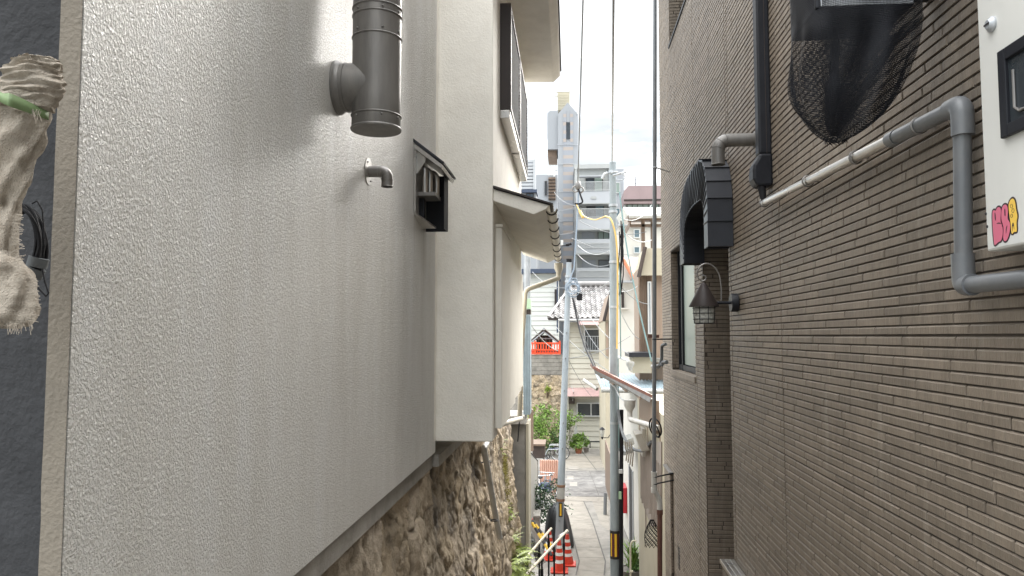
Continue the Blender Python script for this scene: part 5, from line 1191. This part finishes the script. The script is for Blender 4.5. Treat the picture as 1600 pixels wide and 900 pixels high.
cable('teal_cable', [P(968,300,13.8),P(975,360,13.6),P(985,420,13.4),P(1000,490,13.0),P(1018,565,12.6)], .014, 'wire_blue', 'blue-green cable slanting from the concrete pole down to the right')
cable('black_drop_cable', [P(895,466,17.3),P(903,505,16.7),P(913,540,15.6),P(928,573,13.6)], .021, 'black_rubber', 'thick black cable from the leaning pole to the rusty roof corner')
cable('thin_drop_cable', [P(897,470,17.3),P(910,520,16),P(932,576,13.8)], .009, 'black_rubber', 'thin black line beside the thick black drop cable')
G_ = 'thin wires crossing between the poles'
ws = [((840,348,20),(903,359,17.3)),((826,318,20),(900,324,17.3)),((905,345,17.3),(1010,362,20)),((903,383,17.3),(957,389,14)),((903,398,17.3),(957,412,14)),((893,372,17.3),(1018,396,22)),
 ((898,455,17.2),(957,435,14)),((832,425,24),(884,450,17.4)),((868,510,25),(1000,610,14)),((896,475,17.3),(950,560,16)),((898,462,17.3),(985,555,16)),((963,470,14),(1000,530,17)),((957,430,14),(1015,475,16)),((963,350,14),(1018,375,17)),((963,455,14),(1012,430,19)),((885,560,17.5),(985,525,20)),((880,545,17.5),(925,620,30)),((828,505,24),(872,548,30)),((866,300,40),(905,322,17.3)),((970,340,14),(1018,320,18))]
wl = ['wire from the left meeting the leaning pole below the small sign','upper left wire crossing in front of the tower','wire from the leaning pole rising towards the timber frame','higher of the two short wires between the poles','lower of the two short wires between the poles','long wire crossing the apartment block balconies','wire from the tangled leads up to the concrete pole','wire crossing the white siding house','long wire crossing the ivory house down to the blue roof','slack wire across the tiled roof','slack wire falling past the concrete pole','short wire across the white plaster house','wire below the orange roof','wire between the concrete pole and the downpipe','wire rising right of the dark cable loops','wire across the ivory house upper window','wire falling in front of the ivory house','pale stay wire in front of the shrine','wire across the tile tower shaft','wire rising to the pale roof']
for (a_, b_), lb in zip(ws, wl):
    p0, p1 = P(*a_), P(*b_); m = MB(); m.tube(sagline(p0, p1, .12+.02*(len(lb)%5)), .0075 if 'stay' not in lb else .016, 5); tag(m.build('wire', M['wire_pale' if len(lb)%2 else 'cable_grey']), lb, 'wire', G_)

# ---- grey downpipe at the brick building's end
d = thing('tall_grey_downpipe', 'tall grey downpipe with elbows turning red-brown at the far end of the brick building', 'drainpipe', (1.17, 10, -5))
YDn = 9.2; m = MB(); m.tube([P(1023.5,-60,YDn), P(1022,745,YDn)], .025, 14); m.build('pipe', M['pvc_grey'], d, smooth=True)
m = MB(); m.tube(bend([P(1022,742,YDn),P(1022,765,YDn),P(1031,782,YDn),P(1031,800,YDn)], .06), .032, 14); m.build('elbow', M['pvc_light'], d, smooth=True)
m = MB(); m.tube([P(1031,798,YDn),P(1031,1010,YDn)], .030, 14); m.build('lower_pipe', M['rust_pipe'], d, smooth=True)
for py, rr in ((741,.035),(752,.033),(766,.037),(800,.038)): q = P(1022 if py < 770 else 1031, py, YDn); m = MB(); m.tube([q-Vector((0,0,.03)), q+Vector((0,0,.03))], rr, 14); m.build('coupling', M['pvc_light' if py < 790 else 'rust_pipe'], d, smooth=True)
for py in (262,530,745,756): m = MB(); q = P(1023,py,YDn); m.torus(q, .030, .006, n=14, m=5); m.tube([q+Vector((.03,.02,0)), Vector((Xr-.004, YDn+.25, q.z))], .009); m.build('wall_bracket', M['black_metal' if py > 500 else 'galv'], d)
m = MB(); m.tube(bend([P(1021,573,9.4),P(1031,571,9.3),P(1034,560,9.25),P(1034,540,9.2),P(1040,538,9.1)], .03), .020, 10); m.tube(bend([P(1033,572,9.2),P(1036,566,9.2),P(1042,566,9.1)], .03), .024, 10); m.build('side_branch', M['pvc_grey'], d, smooth=True)
m = MB(); m.tube([P(1019,573,9.5),P(1029,573,9.4)], .028, 10); m.build('pale_branch', M['pvc_light'], d, smooth=True)
MB().pbox(1012,523,1030,528,9.6,.05).build('rusty_flat_bar', M['rust_pipe'], d)
m = MB(); q = P(1024,668,9.6); m.torus(q, .12, .010, (1,.6,.2), 18, 6); m.torus(q+Vector((0,0,-.03)), .10, .009, (1,.3,.4), 18, 6); tag(m.build('cable_loop', M['black_rubber'], smooth=True), 'loops of black cable hanging behind the grey downpipe', 'cable loop')
B = thing('hanging_net_bag', 'small dark net bag hanging on the beige wall beside the red-brown pipe', 'net bag', P(1018,850,10.2))
m = MB(); cx_, cz_ = P(1019,835,10.2), 0
for i in range(11):
    for sg in (-1, 1):
        pts = []
        for k in range(12):
            t = k/11; wd_ = (.02+.085*math.sin(min(1, t*1.25)*math.pi*.62)); a = sg*t*3.2+i*.571; pts.append((cx_.x-.0+wd_*math.cos(a), 10.2+wd_*.5*math.sin(a), P(1024,812,10.2).z-t*.36))
        m.tube(pts, .0035, 4)
m.build('netting', M['black_rubber'], B)

# ---- left: pillar and metal wall beyond the cream house
B = thing('concrete_pillar_wall', 'weathered concrete pillar carrying a blue-grey metal wall beyond the stone wall', 'wall', (-.9, 13, -5.1))
a_, c_ = P(796,700,14.8), P(826,700,14.8); MB().box(a_.x-.6, c_.x-.06, 14.8, 15.6, -5.3, P(810,662,14.8).z).build('pillar', M['concrete'], B, bevel=.02)
MB().box(c_.x-.055, c_.x, 14.78, 15.7, -5.3, P(810,662,14.8).z).build('side_panel', M['beige_plaster'], B); MB().box(a_.x-.7, P(820,650,14.7).x, 14.6, 15.7, P(810,662,14.8).z+.003, P(810,648,14.8).z).build('cap_slab', M['footing'], B, bevel=.02)
m = MB()
for i in range(4): x0 = P(818+i*2.4,560,14.9).x; m.box(x0, x0+.022, 14.86, 14.9, P(820,648,14.9).z, P(820,492,14.9).z)
m.box(P(817.5,560,14.9).x, P(828,560,14.9).x, 14.9, 15.5, P(820,648,14.9).z, P(820,492,14.9).z); m.build('metal_wall', M['roof_blue'], B)
MB().pbox(818,467,829,482.5,14.9,.3).build('green_board', M['green_sheet'], B, label='pale green plastic board'); MB().pbox(819,483.5,829,491,15.0,.3).build('dark_recess', M['dark_wood'], B)
m = MB(); m.tube([P(822,366,15),P(822,466,15)], .05, 10); m.tube([P(826.5,372,15.1),P(826.5,466,15.1)], .03, 8); m.build('silver_pipe', M['galv'], B, smooth=True)
MB().pbox(812,440,817,466,15.3,.3).build('louvred_vent', M['charcoal'], B)
m = MB(); m.tube(bend([P(814,600,14.5),P(813,640,14.5),P(809,690,14.5)], .1), .012, 6); m.build('hanging_wire', M['black_rubber'], B)
# gate panel, fence, planters
B = thing('milky_gate_panel', 'milky plastic gate panel in a dark frame left of the bicycles', 'gate', (-.85, 18, -5.2))
xpoly([(826.5,706),(839.5,721),(839.5,790),(826.5,830)], -.86, .02, 'pale_panel', 'panel', B); m = MB(); m.tube([PX(826.5,705,-.85),PX(839.5,720,-.85),PX(839.5,788,-.85)], .022, 6); m.build('frame', M['black_metal'], B)
m = MB(); xa, xb = P(844,740,25).x, P(876,740,25).x; nn = 60; z0_, z1_ = P(860,762,25).z-.3, P(860,719,25).z; vs = []
for i in range(nn+1): x = xa+(xb-xa)*i/nn; dy = .03*math.sin(i*1.05); vs += [(x,25+dy,z0_),(x,25+dy,z1_+.015*math.sin(i*1.05))]
m.add(vs, [(2*i,2*i+2,2*i+3,2*i+1) for i in range(nn)]); o = m.build('corrugated_fence', M['pink_sheet'], fix=False); q = o.modifiers.new('t','SOLIDIFY'); q.thickness = .01; tag(o, 'faded orange corrugated sheet fence behind the bicycles', 'fence')
B = thing('dark_raised_planter', 'dark timber raised planter at the foot of the far stone wall', 'planter', P(843,712,30)); m = MB().pbox(832,696,851,716,30,1.2); m.build('planter_box', M['dark_wood'], B, bevel=.02); MB().pbox(831,694,852,697,29.9,1.4).build('rim', M['timber'], B)
m = MB(); m.pbox(826,640,833,705,29,.3); tag(m.build('timber_post', M['timber']), 'brown timber post beside the far shrubs', 'post')
def leaves(m, c, r, n, s, seed, up=.4, flat=.5):
    rnd = random.Random(seed); c = Vector(c); cl_ = [Vector((rnd.gauss(0,.42)*r[0], rnd.gauss(0,.42)*r[1], rnd.gauss(0,.42)*r[2])) for _ in range(max(4, n//55))]
    for i in range(n):
        q = c+rnd.choice(cl_)+Vector((rnd.gauss(0,.17)*r[0], rnd.gauss(0,.17)*r[1], rnd.gauss(0,.17)*r[2]))
        d = Vector((rnd.gauss(0,1), rnd.gauss(0,1), rnd.gauss(up,.7))).normalized(); e = d.orthogonal(); e.rotate(Matrix.Rotation(rnd.uniform(0,6.28), 3, d)); e.normalize(); L = s*rnd.uniform(.6,1.35)
        m.add([q, q+d*L*.5+e*L*flat*.5, q+d*L, q+d*L*.5-e*L*flat*.5], [(0,1,2,3)])
def shrub(name, label, cat, c, r, n, s, mt, seed, base, grp=None, fl=.5):
    t = thing(name, label, cat, base, grp); m = MB(); leaves(m, c, r, n, s, seed, .3, fl); m.build('foliage', M[mt], t, fix=False)
    m = MB(); rnd = random.Random(seed)
    for i in range(7): e = Vector(c)+Vector((rnd.gauss(0,.4)*r[0], rnd.gauss(0,.4)*r[1], rnd.gauss(.1,.4)*r[2])); b0 = Vector(base)+Vector((rnd.uniform(-.05,.05),rnd.uniform(-.05,.05),0)); m.tube([b0, b0.lerp(e,.5)+Vector((rnd.uniform(-.06,.06),0,.05)), e], [.012,.009,.004], 5)
    m.build('stem', M['bark'], t); return t
G_ = 'shrubs under the far stone wall'
def gp(px, Y): q = P(px, 700, Y); return Vector((q.x, Y, gz(Y)))
shrub('green_shrub', 'bushy light green shrub at the left below the mottled stone wall', 'shrub', P(843,668,35), (.72,.6,.95), 2300, .11, 'leaf_light', 1, gp(846,35), G_)
shrub('green_shrub', 'arching green shrub between the leaning pole and the ivory house wall', 'shrub', P(884,655,36), (.62,.5,.65), 1300, .12, 'leaf_light', 2, gp(880,36), G_)
shrub('green_shrub', 'darker low shrub behind the wheelchair', 'shrub', P(864,688,35.5), (.6,.4,.5), 1100, .10, 'leaf', 3, gp(866,35.5), G_)
shrub('green_shrub', 'sparse plant growing out of the middle of the mottled stone wall', 'shrub', P(855,608,37.8), (.18,.1,.35), 160, .10, 'fern', 4, P(855,622,37.9), G_)
shrub('green_shrub', 'pale sprig on the stone wall above the light green shrub', 'shrub', P(853,640,37.6), (.3,.15,.3), 220, .11, 'leaf_light', 14, P(853,655,37.9), G_)
shrub('yellow_shrub', 'yellow green plant at the left edge of the mottled stone wall', 'shrub', P(832,652,36.5), (.2,.2,.35), 260, .10, 'fern', 15, P(832,665,37.0))
shrub('dark_shrub', 'large dark glossy shrub with pale specks beside the stone retaining wall', 'shrub', P(838,787,18.9), (.62,.55,.58), 2600, .075, 'leaf_dark', 5, gp(836,18.9))
m = MB(); rnd = random.Random(4)
for i in range(45): q = P(838+rnd.gauss(0,13), 783+rnd.gauss(0,13), 18.5); m.ball(q, .016, 6, 4)
tag(m.build('white_blossom', M['apart_band'], stuff=True), 'white blossoms sprinkled over the dark glossy shrub', 'blossom')['kind'] = 'stuff'
def potted(px, py, Y, rp_, h, lab, mt, pm, n, seed, rl, s, fl=.4):
    b0 = gp(px, Y); t = thing('potted_plant', lab, 'potted plant', b0); m = MB(); m.lathe([(.001,0),(rp_*.7,0),(rp_,h),(rp_*1.08,h),(rp_*1.08,h-.03),(rp_*.95,h-.035),(.001,h-.04)], b0, 20); m.build('pot', M[pm], t, smooth=True)
    m = MB(); leaves(m, b0+Vector((0,0,h+rl[2]*.7)), rl, n, s, seed, .8, fl); m.build('foliage', M[mt], t, fix=False); return t
potted(904,690,36.2,.19,.26,'fresh green plant in a terracotta pot in front of the ivory house','leaf_light','terracotta',700,6,(.42,.35,.38),.15)
potted(916,690,36.6,.14,.2,'small potted plant with white flowers right of the terracotta pot','leaf_light','grey_pot',240,7,(.22,.2,.25),.10)
m = MB(); rnd = random.Random(9)
for i in range(9): m.ball(P(913+rnd.gauss(0,1.4), 684+rnd.gauss(0,1.8), 36.4), .045, 8, 5)
tag(m.build('white_flower', M['apart_band'], stuff=True), 'cluster of white flowers on the small potted plant', 'flowers')['kind'] = 'stuff'
# right hand big pot with spiky plant
b0 = Vector((P(988,880,15.4).x, 15.4, gz(15.4))); t = thing('spiky_potted_plant', 'spiky green plant in a wide grey pot beside the pole and beige wall', 'potted plant', b0)
m = MB(); m.lathe([(.001,0),(.14,0),(.20,.12),(.25,.36),(.27,.38),(.25,.36),(.001,.34)], b0, 24); m.build('pot', M['grey_pot'], t, smooth=True)
m = MB(); rnd = random.Random(12)
for i in range(110):
    a = rnd.uniform(0,6.28); d_ = Vector((math.cos(a)*rnd.uniform(.2,.9), math.sin(a)*rnd.uniform(.2,.9), rnd.uniform(.5,1.3))).normalized(); p = b0+Vector((rnd.uniform(-.08,.08),rnd.uniform(-.08,.08),.36+rnd.uniform(0,.35))); L = rnd.uniform(.28,.5); sd_ = d_.cross(Vector((0,0,1))).normalized()*.018; vs = []
    for k in range(6): vs += [p-sd_*(1-k/5.2), p+sd_*(1-k/5.2)]; p = p+d_*L/5; d_ = (d_-Vector((0,0,.16))).normalized()
    m.add(vs, [(2*k,2*k+1,2*k+3,2*k+2) for k in range(5)])
m.build('leaf_blades', M['leaf_light'], t, fix=False)
m = MB(); leaves(m, b0+Vector((0,0,.5)), (.3,.3,.3), 380, .07, 3, 0, .5); m.build('undergrowth', M['leaf'], t, fix=False)
m = MB(); m.tube(bend([P(985,905,14.8)-Vector((0,0,.2)),P(985,852,14.8),P(988,845,14.8),P(994,845,14.8)], .06), .018, 10); m.tube([P(984,893,14.75),P(989,893,14.75)], .022, 8); tag(m.build('white_guard_rail', M['rail_cream'], smooth=True), 'bent ivory pipe rail in front of the spiky potted plant', 'rail')
# street lamp lantern by the far house
t = thing('black_wall_lamp', 'small black lantern lamp sticking out over the lane in front of the ivory house', 'wall lamp', P(941,688,24)); q = P(941,677,24)
m = MB(); m.lathe([(.001,.20),(.03,.19),(.09,.13),(.10,.12),(.07,.12)], q, 12); m.build('lamp_top', M['black_metal'], t, smooth=True); m = MB(); m.lathe([(.03,-.12),(.05,-.1),(.075,.11)], q, 12); m.build('lamp_glass', M['lantern_glass'], t, smooth=True); m = MB(); m.lathe([(.001,-.2),(.02,-.18),(.05,-.12),(.03,-.1)], q, 10); m.tube([q+Vector((.05,0,-.14)),q+Vector((.18,0,-.14)),q+Vector((.28,0,.0)),q+Vector((.30,0,.1))], .014, 6); m.build('lamp_bracket', M['black_metal'], t, smooth=True)

# ---- cones
def cone(px, pyb, Y, lab, tilt=0, h=.66):
    b0 = PZ(px, pyb, gz(Y)); b0 = Vector((P(px, pyb, Y).x, Y, gz(Y)+.018)); t = thing('traffic_cone', lab, 'traffic cone', b0, 'traffic cones by the leaning pole')
    m = MB(); m.box(b0.x-.19,b0.x+.19,b0.y-.19,b0.y+.19,b0.z,b0.z+.03); m.build('base', M['cone_red'], t, bevel=.012)
    R0, R1 = .145, .032; f_ = lambda z: R0+(R1-R0)*z/h
    zs = [.03,.19,.255,.34,.405,.49,.55,h]
    for k in range(7):
        za, zb = zs[k], zs[k+1]; m = MB(); rr = .002 if k%2 else 0; m.lathe([(f_(za)+rr,za),(f_(zb)+rr,zb)]+([(.001,h)] if k == 6 else []), b0, 24); m.build('reflective_band' if k%2 else 'cone_body', M['cone_white' if k%2 else 'cone_red'], t, smooth=True)
    return t
cone(874,883,16.4,'front traffic cone, nearest the handrail end'); cone(886.5,876,16.95,'traffic cone right behind the front one, nearest the lane'); cone(858.5,860,17.35,'traffic cone at the left behind the handrails, half hidden')
m = MB(); m.tube([P(874,838,16.4), P(887,830,16.95)], .028, 10); tag(m.build('cone_bar', M['cone_white'], smooth=True), 'white bar linking the tops of the two front cones', 'barrier bar')
m = MB(); m.box(P(862,880,17).x, P(871,880,17).x, 16.8, 17.1, gz(17)+.02, gz(17)+.05); 
# ---- tarpaulin heap
t = thing('tarpaulin_heap', 'black tarpaulin draped over something bulky behind the leaning pole', 'tarpaulin', gp(868,18.4)); m = MB(); c = P(871.5,812,18.5); nu, nv = 48, 24; bz = gz(18.4)+.02
for j in range(nv+1):
    v = j/nv; r = (1-(1-v)**3.2)**.42 if v < 1 else 1; z = bz+(P(868,786,18.5).z-bz)*(1-v)**.9
    for i in range(nu):
        a = 2*math.pi*i/nu; k = 1+.09*math.sin(7*a+2*v)*v+.12*noise.noise((math.cos(a)*1.5, math.sin(a)*1.5, v*2)); m.v.append(Vector((c.x+.37*r*k*math.cos(a)*(.7+.3*v), 18.5+.5*r*k*math.sin(a), z+.03*noise.noise((a*3,v*4,0)))))
for j in range(nv):
    for i in range(nu): m.f.append((j*nu+i, j*nu+(i+1)%nu, (j+1)*nu+(i+1)%nu, (j+1)*nu+i))
m.build('sheet', M['tarp'], t, smooth=True)
m = MB(); m.prism([P(843,764,20.5),P(848,764,21.2),P(874,786,19.6),P(873,792,19.2),P(866,790,19.2)], (0,0,-.05)); tag(m.build('grey_board', M['concrete']), 'grey sloping board between the bicycles and the tarpaulin', 'board')
t = thing('stone_planter', 'square grey stone planter under the dark glossy shrub', 'planter', gp(835,17.7)); MB().pbox(828,809,843,855,17.7,.5).build('planter_body', M['footing'], t, bevel=.02); MB().pbox(827,806,844,810,17.65,.6).build('rim', M['footing'], t, bevel=.01)
# ---- folding barrier bars, rack
for k, (a0_, b0_) in enumerate((((817,793),(862,868)),((822,800),(868,862)))):
    p0, p1 = P(a0_[0],a0_[1],17.0+.2*k), P(b0_[0],b0_[1],16.2+.3*k); t = thing('barricade_pole', ['red, black and yellow barricade pole leaning on the stone wall, nearer one','second striped barricade pole behind the nearer one, tip among the leaves'][k], 'barricade pole', p1, 'striped barricade poles'); n_ = 9
    for i in range(n_): m = MB(); m.tube([p0.lerp(p1,i/n_), p0.lerp(p1,(i+.98)/n_)], .033, 10); m.build('stripe', M['cone_red' if i < 2 else ('yellow' if i%2 else 'black_plate')], t, smooth=True)
t = thing('wire_drying_rack', 'folded white wire rack leaning against the stone wall behind the handrail', 'rack', P(835,890,15.9)); m = MB()
cs = [P(817,816,16.0),P(826,822,15.8),P(852,878,15.4),P(840,886,15.5)]
for k in range(4): m.tube([cs[k], cs[(k+1)%4]], .010, 6)
for k in range(1, 6): m.tube([cs[0].lerp(cs[1],k/6), cs[3].lerp(cs[2],k/6)], .005, 5)
for k in range(1, 5): m.tube([cs[0].lerp(cs[3],k/5), cs[1].lerp(cs[2],k/5)], .005, 5)
m.build('wires', M['chrome'], t); m = MB(); m.prism([c+Vector((-.01,.08,0)) for c in cs], (0,.02,0)); m.build('backing_board', M['black_plate'], t)
# ---- handrails
def handrail(a, b_, lab, posts):
    t = thing('handrail', lab, 'handrail', Vector((a.x,a.y,gz(a.y))), 'pair of ivory handrails down the steps'); d_ = (b_-a); p2 = b_+d_.normalized()*2.4; m = MB(); m.tube([a-d_.normalized()*.0, b_, p2], .024, 12); m.ball(a, .026, 10, 6); m.build('rail', M['rail_cream'], t, smooth=True)
    for s_ in posts:
        q = a+(b_-a)*s_; m = MB(); m.tube([q-Vector((0,0,.02)), (q.x, q.y, gz(q.y)-.1)], .017, 8); m.lathe([(.026,0),(.026,.12)], q-Vector((0,0,.30)), 10); m.build('post', M['black_metal'], t, smooth=True)
handrail(P(886,829,15.2), P(822,898,11.4), 'right hand ivory handrail ending next to the traffic cones', (.10,.38,.68,1.0,1.3))
handrail(P(861,826,15.3), P(799,898,11.5), 'left hand ivory handrail next to the fern covered stone wall', (.08,.36,.66,.98,1.3))
# ---- bicycles and wheelchair
def wheel(par, c, r, ax, nm='wheel'):
    m = MB(); m.torus(c, r, .018, ax, 26, 6); w_ = m.build(nm, M['rubber'], par, smooth=True); m = MB(); m.torus(c, r-.022, .008, ax, 26, 5); a_ = Vector(ax).normalized(); u = a_.orthogonal().normalized(); v = a_.cross(u)
    for k in range(10): an = math.pi*k/10; e = (u*math.cos(an)+v*math.sin(an))*(r-.02); m.tube([Vector(c)-e, Vector(c)+e], .0022, 4)
    m.build('rim', M['chrome'], w_); return w_
def bike(x, y, rz, lab, cm, basket=True):
    b0 = Vector((x, y, gz(y))); t = thing('bicycle', lab, 'bicycle', b0, 'bicycles parked by the orange fence'); R = Matrix.Rotation(rz, 3, 'Z'); L = lambda a, z, s=0: b0+R@Vector((s, a, z)); ax = R@Vector((1,0,0))
    wheel(t, L(-.53,.33), .315, ax); wheel(t, L(.53,.33), .315, ax)
    m = MB(); 
    for a_, c_ in ((L(-.53,.33),L(-.38,.86)),(L(-.42,.70),L(-.02,.30)),(L(-.02,.30),L(.15,.78)),(L(-.02,.30),L(.53,.33)),(L(.12,.70),L(.53,.33)),(L(-.40,.78),L(.1,.66))): m.tube([a_, c_], .016, 8)
    m.build('frame', M[cm], t, smooth=True)
    m = MB(); m.tube(bend([L(-.25,.98,-.28),L(-.38,1.0,-.12),L(-.38,1.0,.12),L(-.25,.98,.28)], .06), .012, 8); m.tube([L(-.38,.86),L(-.38,1.0)], .012, 8); m.build('handlebar', M['chrome'], t, smooth=True)
    m = MB(); m.ball(L(.18,.84), (.07,.12,.045), 12, 8); m.build('saddle', M['rubber'], t, smooth=True)
    if basket:
        m = MB(); c = L(-.58,.80)
        for zz, rr in ((-.14,.11),(-.07,.13),(0,.14),(.07,.15)): m.torus(c+Vector((0,0,zz)), rr, .005, n=16, m=4)
        for k in range(14): a = 2*math.pi*k/14; m.tube([c+Vector((.11*math.cos(a),.11*math.sin(a),-.14)), c+Vector((.15*math.cos(a),.15*math.sin(a),.07))], .004, 4)
        m.build('basket', M['black_plate'], t)
    m = MB(); m.tube([L(-.45,.62)+Vector((0,-.1,0)), L(-.45,.62)], .04, 10); m.build('headlight', M['chrome'], t, smooth=True)
    return t
bike(P(847,760,23.4).x, 23.5, .35, 'nearer dark bicycle with a basket in front of the orange fence', 'black_metal'); bike(P(858,760,24.2).x, 24.1, -.3, 'bicycle behind the dark one, closer to the leaning pole', 'blue_grey', False)
m = MB(); c = P(851,758,22.9); m.ball(c, (.19,.16,.10), 16, 10); m.ball(c+Vector((.02,-.03,-.12)), (.20,.16,.12), 16, 10); tag(m.build('covered_basket', M['navy'], smooth=True), 'bulging navy covered basket at the front of the bicycles', 'basket')
x = P(863,700,33.8).x; b0 = Vector((x, 33.8, gz(33.8))); t = thing('wheelchair', 'folded wheelchair with big wheels standing by the shrubs', 'wheelchair', b0)
wheel(t, b0+Vector((.18,0,.30)), .29, (.5,1,0)); wheel(t, b0+Vector((.50,.15,.30)), .29, (.5,1,0)); wheel(t, b0+Vector((-.30,-.1,.10)), .09, (0,1,0), 'caster'); wheel(t, b0+Vector((-.22,.3,.10)), .09, (0,1,0), 'caster')
m = MB()
for dy in (0, .3): m.tube(bend([b0+Vector((.62,dy,.90)), b0+Vector((.42,dy,.88)), b0+Vector((.30,dy,.48)), b0+Vector((-.2,dy,.46)), b0+Vector((-.36,dy,.12))], .06), .014, 8); m.tube(bend([b0+Vector((.36,dy,.66)), b0+Vector((-.12,dy,.66)), b0+Vector((-.15,dy,.46))], .05), .012, 8)
m.build('frame', M['chrome'], t, smooth=True); m = MB(); m.box(b0.x-.18,b0.x+.30,b0.y,b0.y+.3,b0.z+.47,b0.z+.50); m.build('seat', M['navy'], t, bevel=.01); m = MB(); m.prism([b0+Vector((.30,0,.50)),b0+Vector((.42,0,.88)),b0+Vector((.40,0,.88)),b0+Vector((.28,0,.50))], (0,.3,0)); m.build('backrest', M['navy'], t)
m = MB(); m.prism([P(898,668,36.9),P(901,664,36.9),P(904,690,36.9),P(896,690,36.9)], (0,.06,0)); tag(m.build('folded_parasol', M['steel_white']), 'pale folded parasol standing between the wheelchair and the terracotta pot', 'parasol')
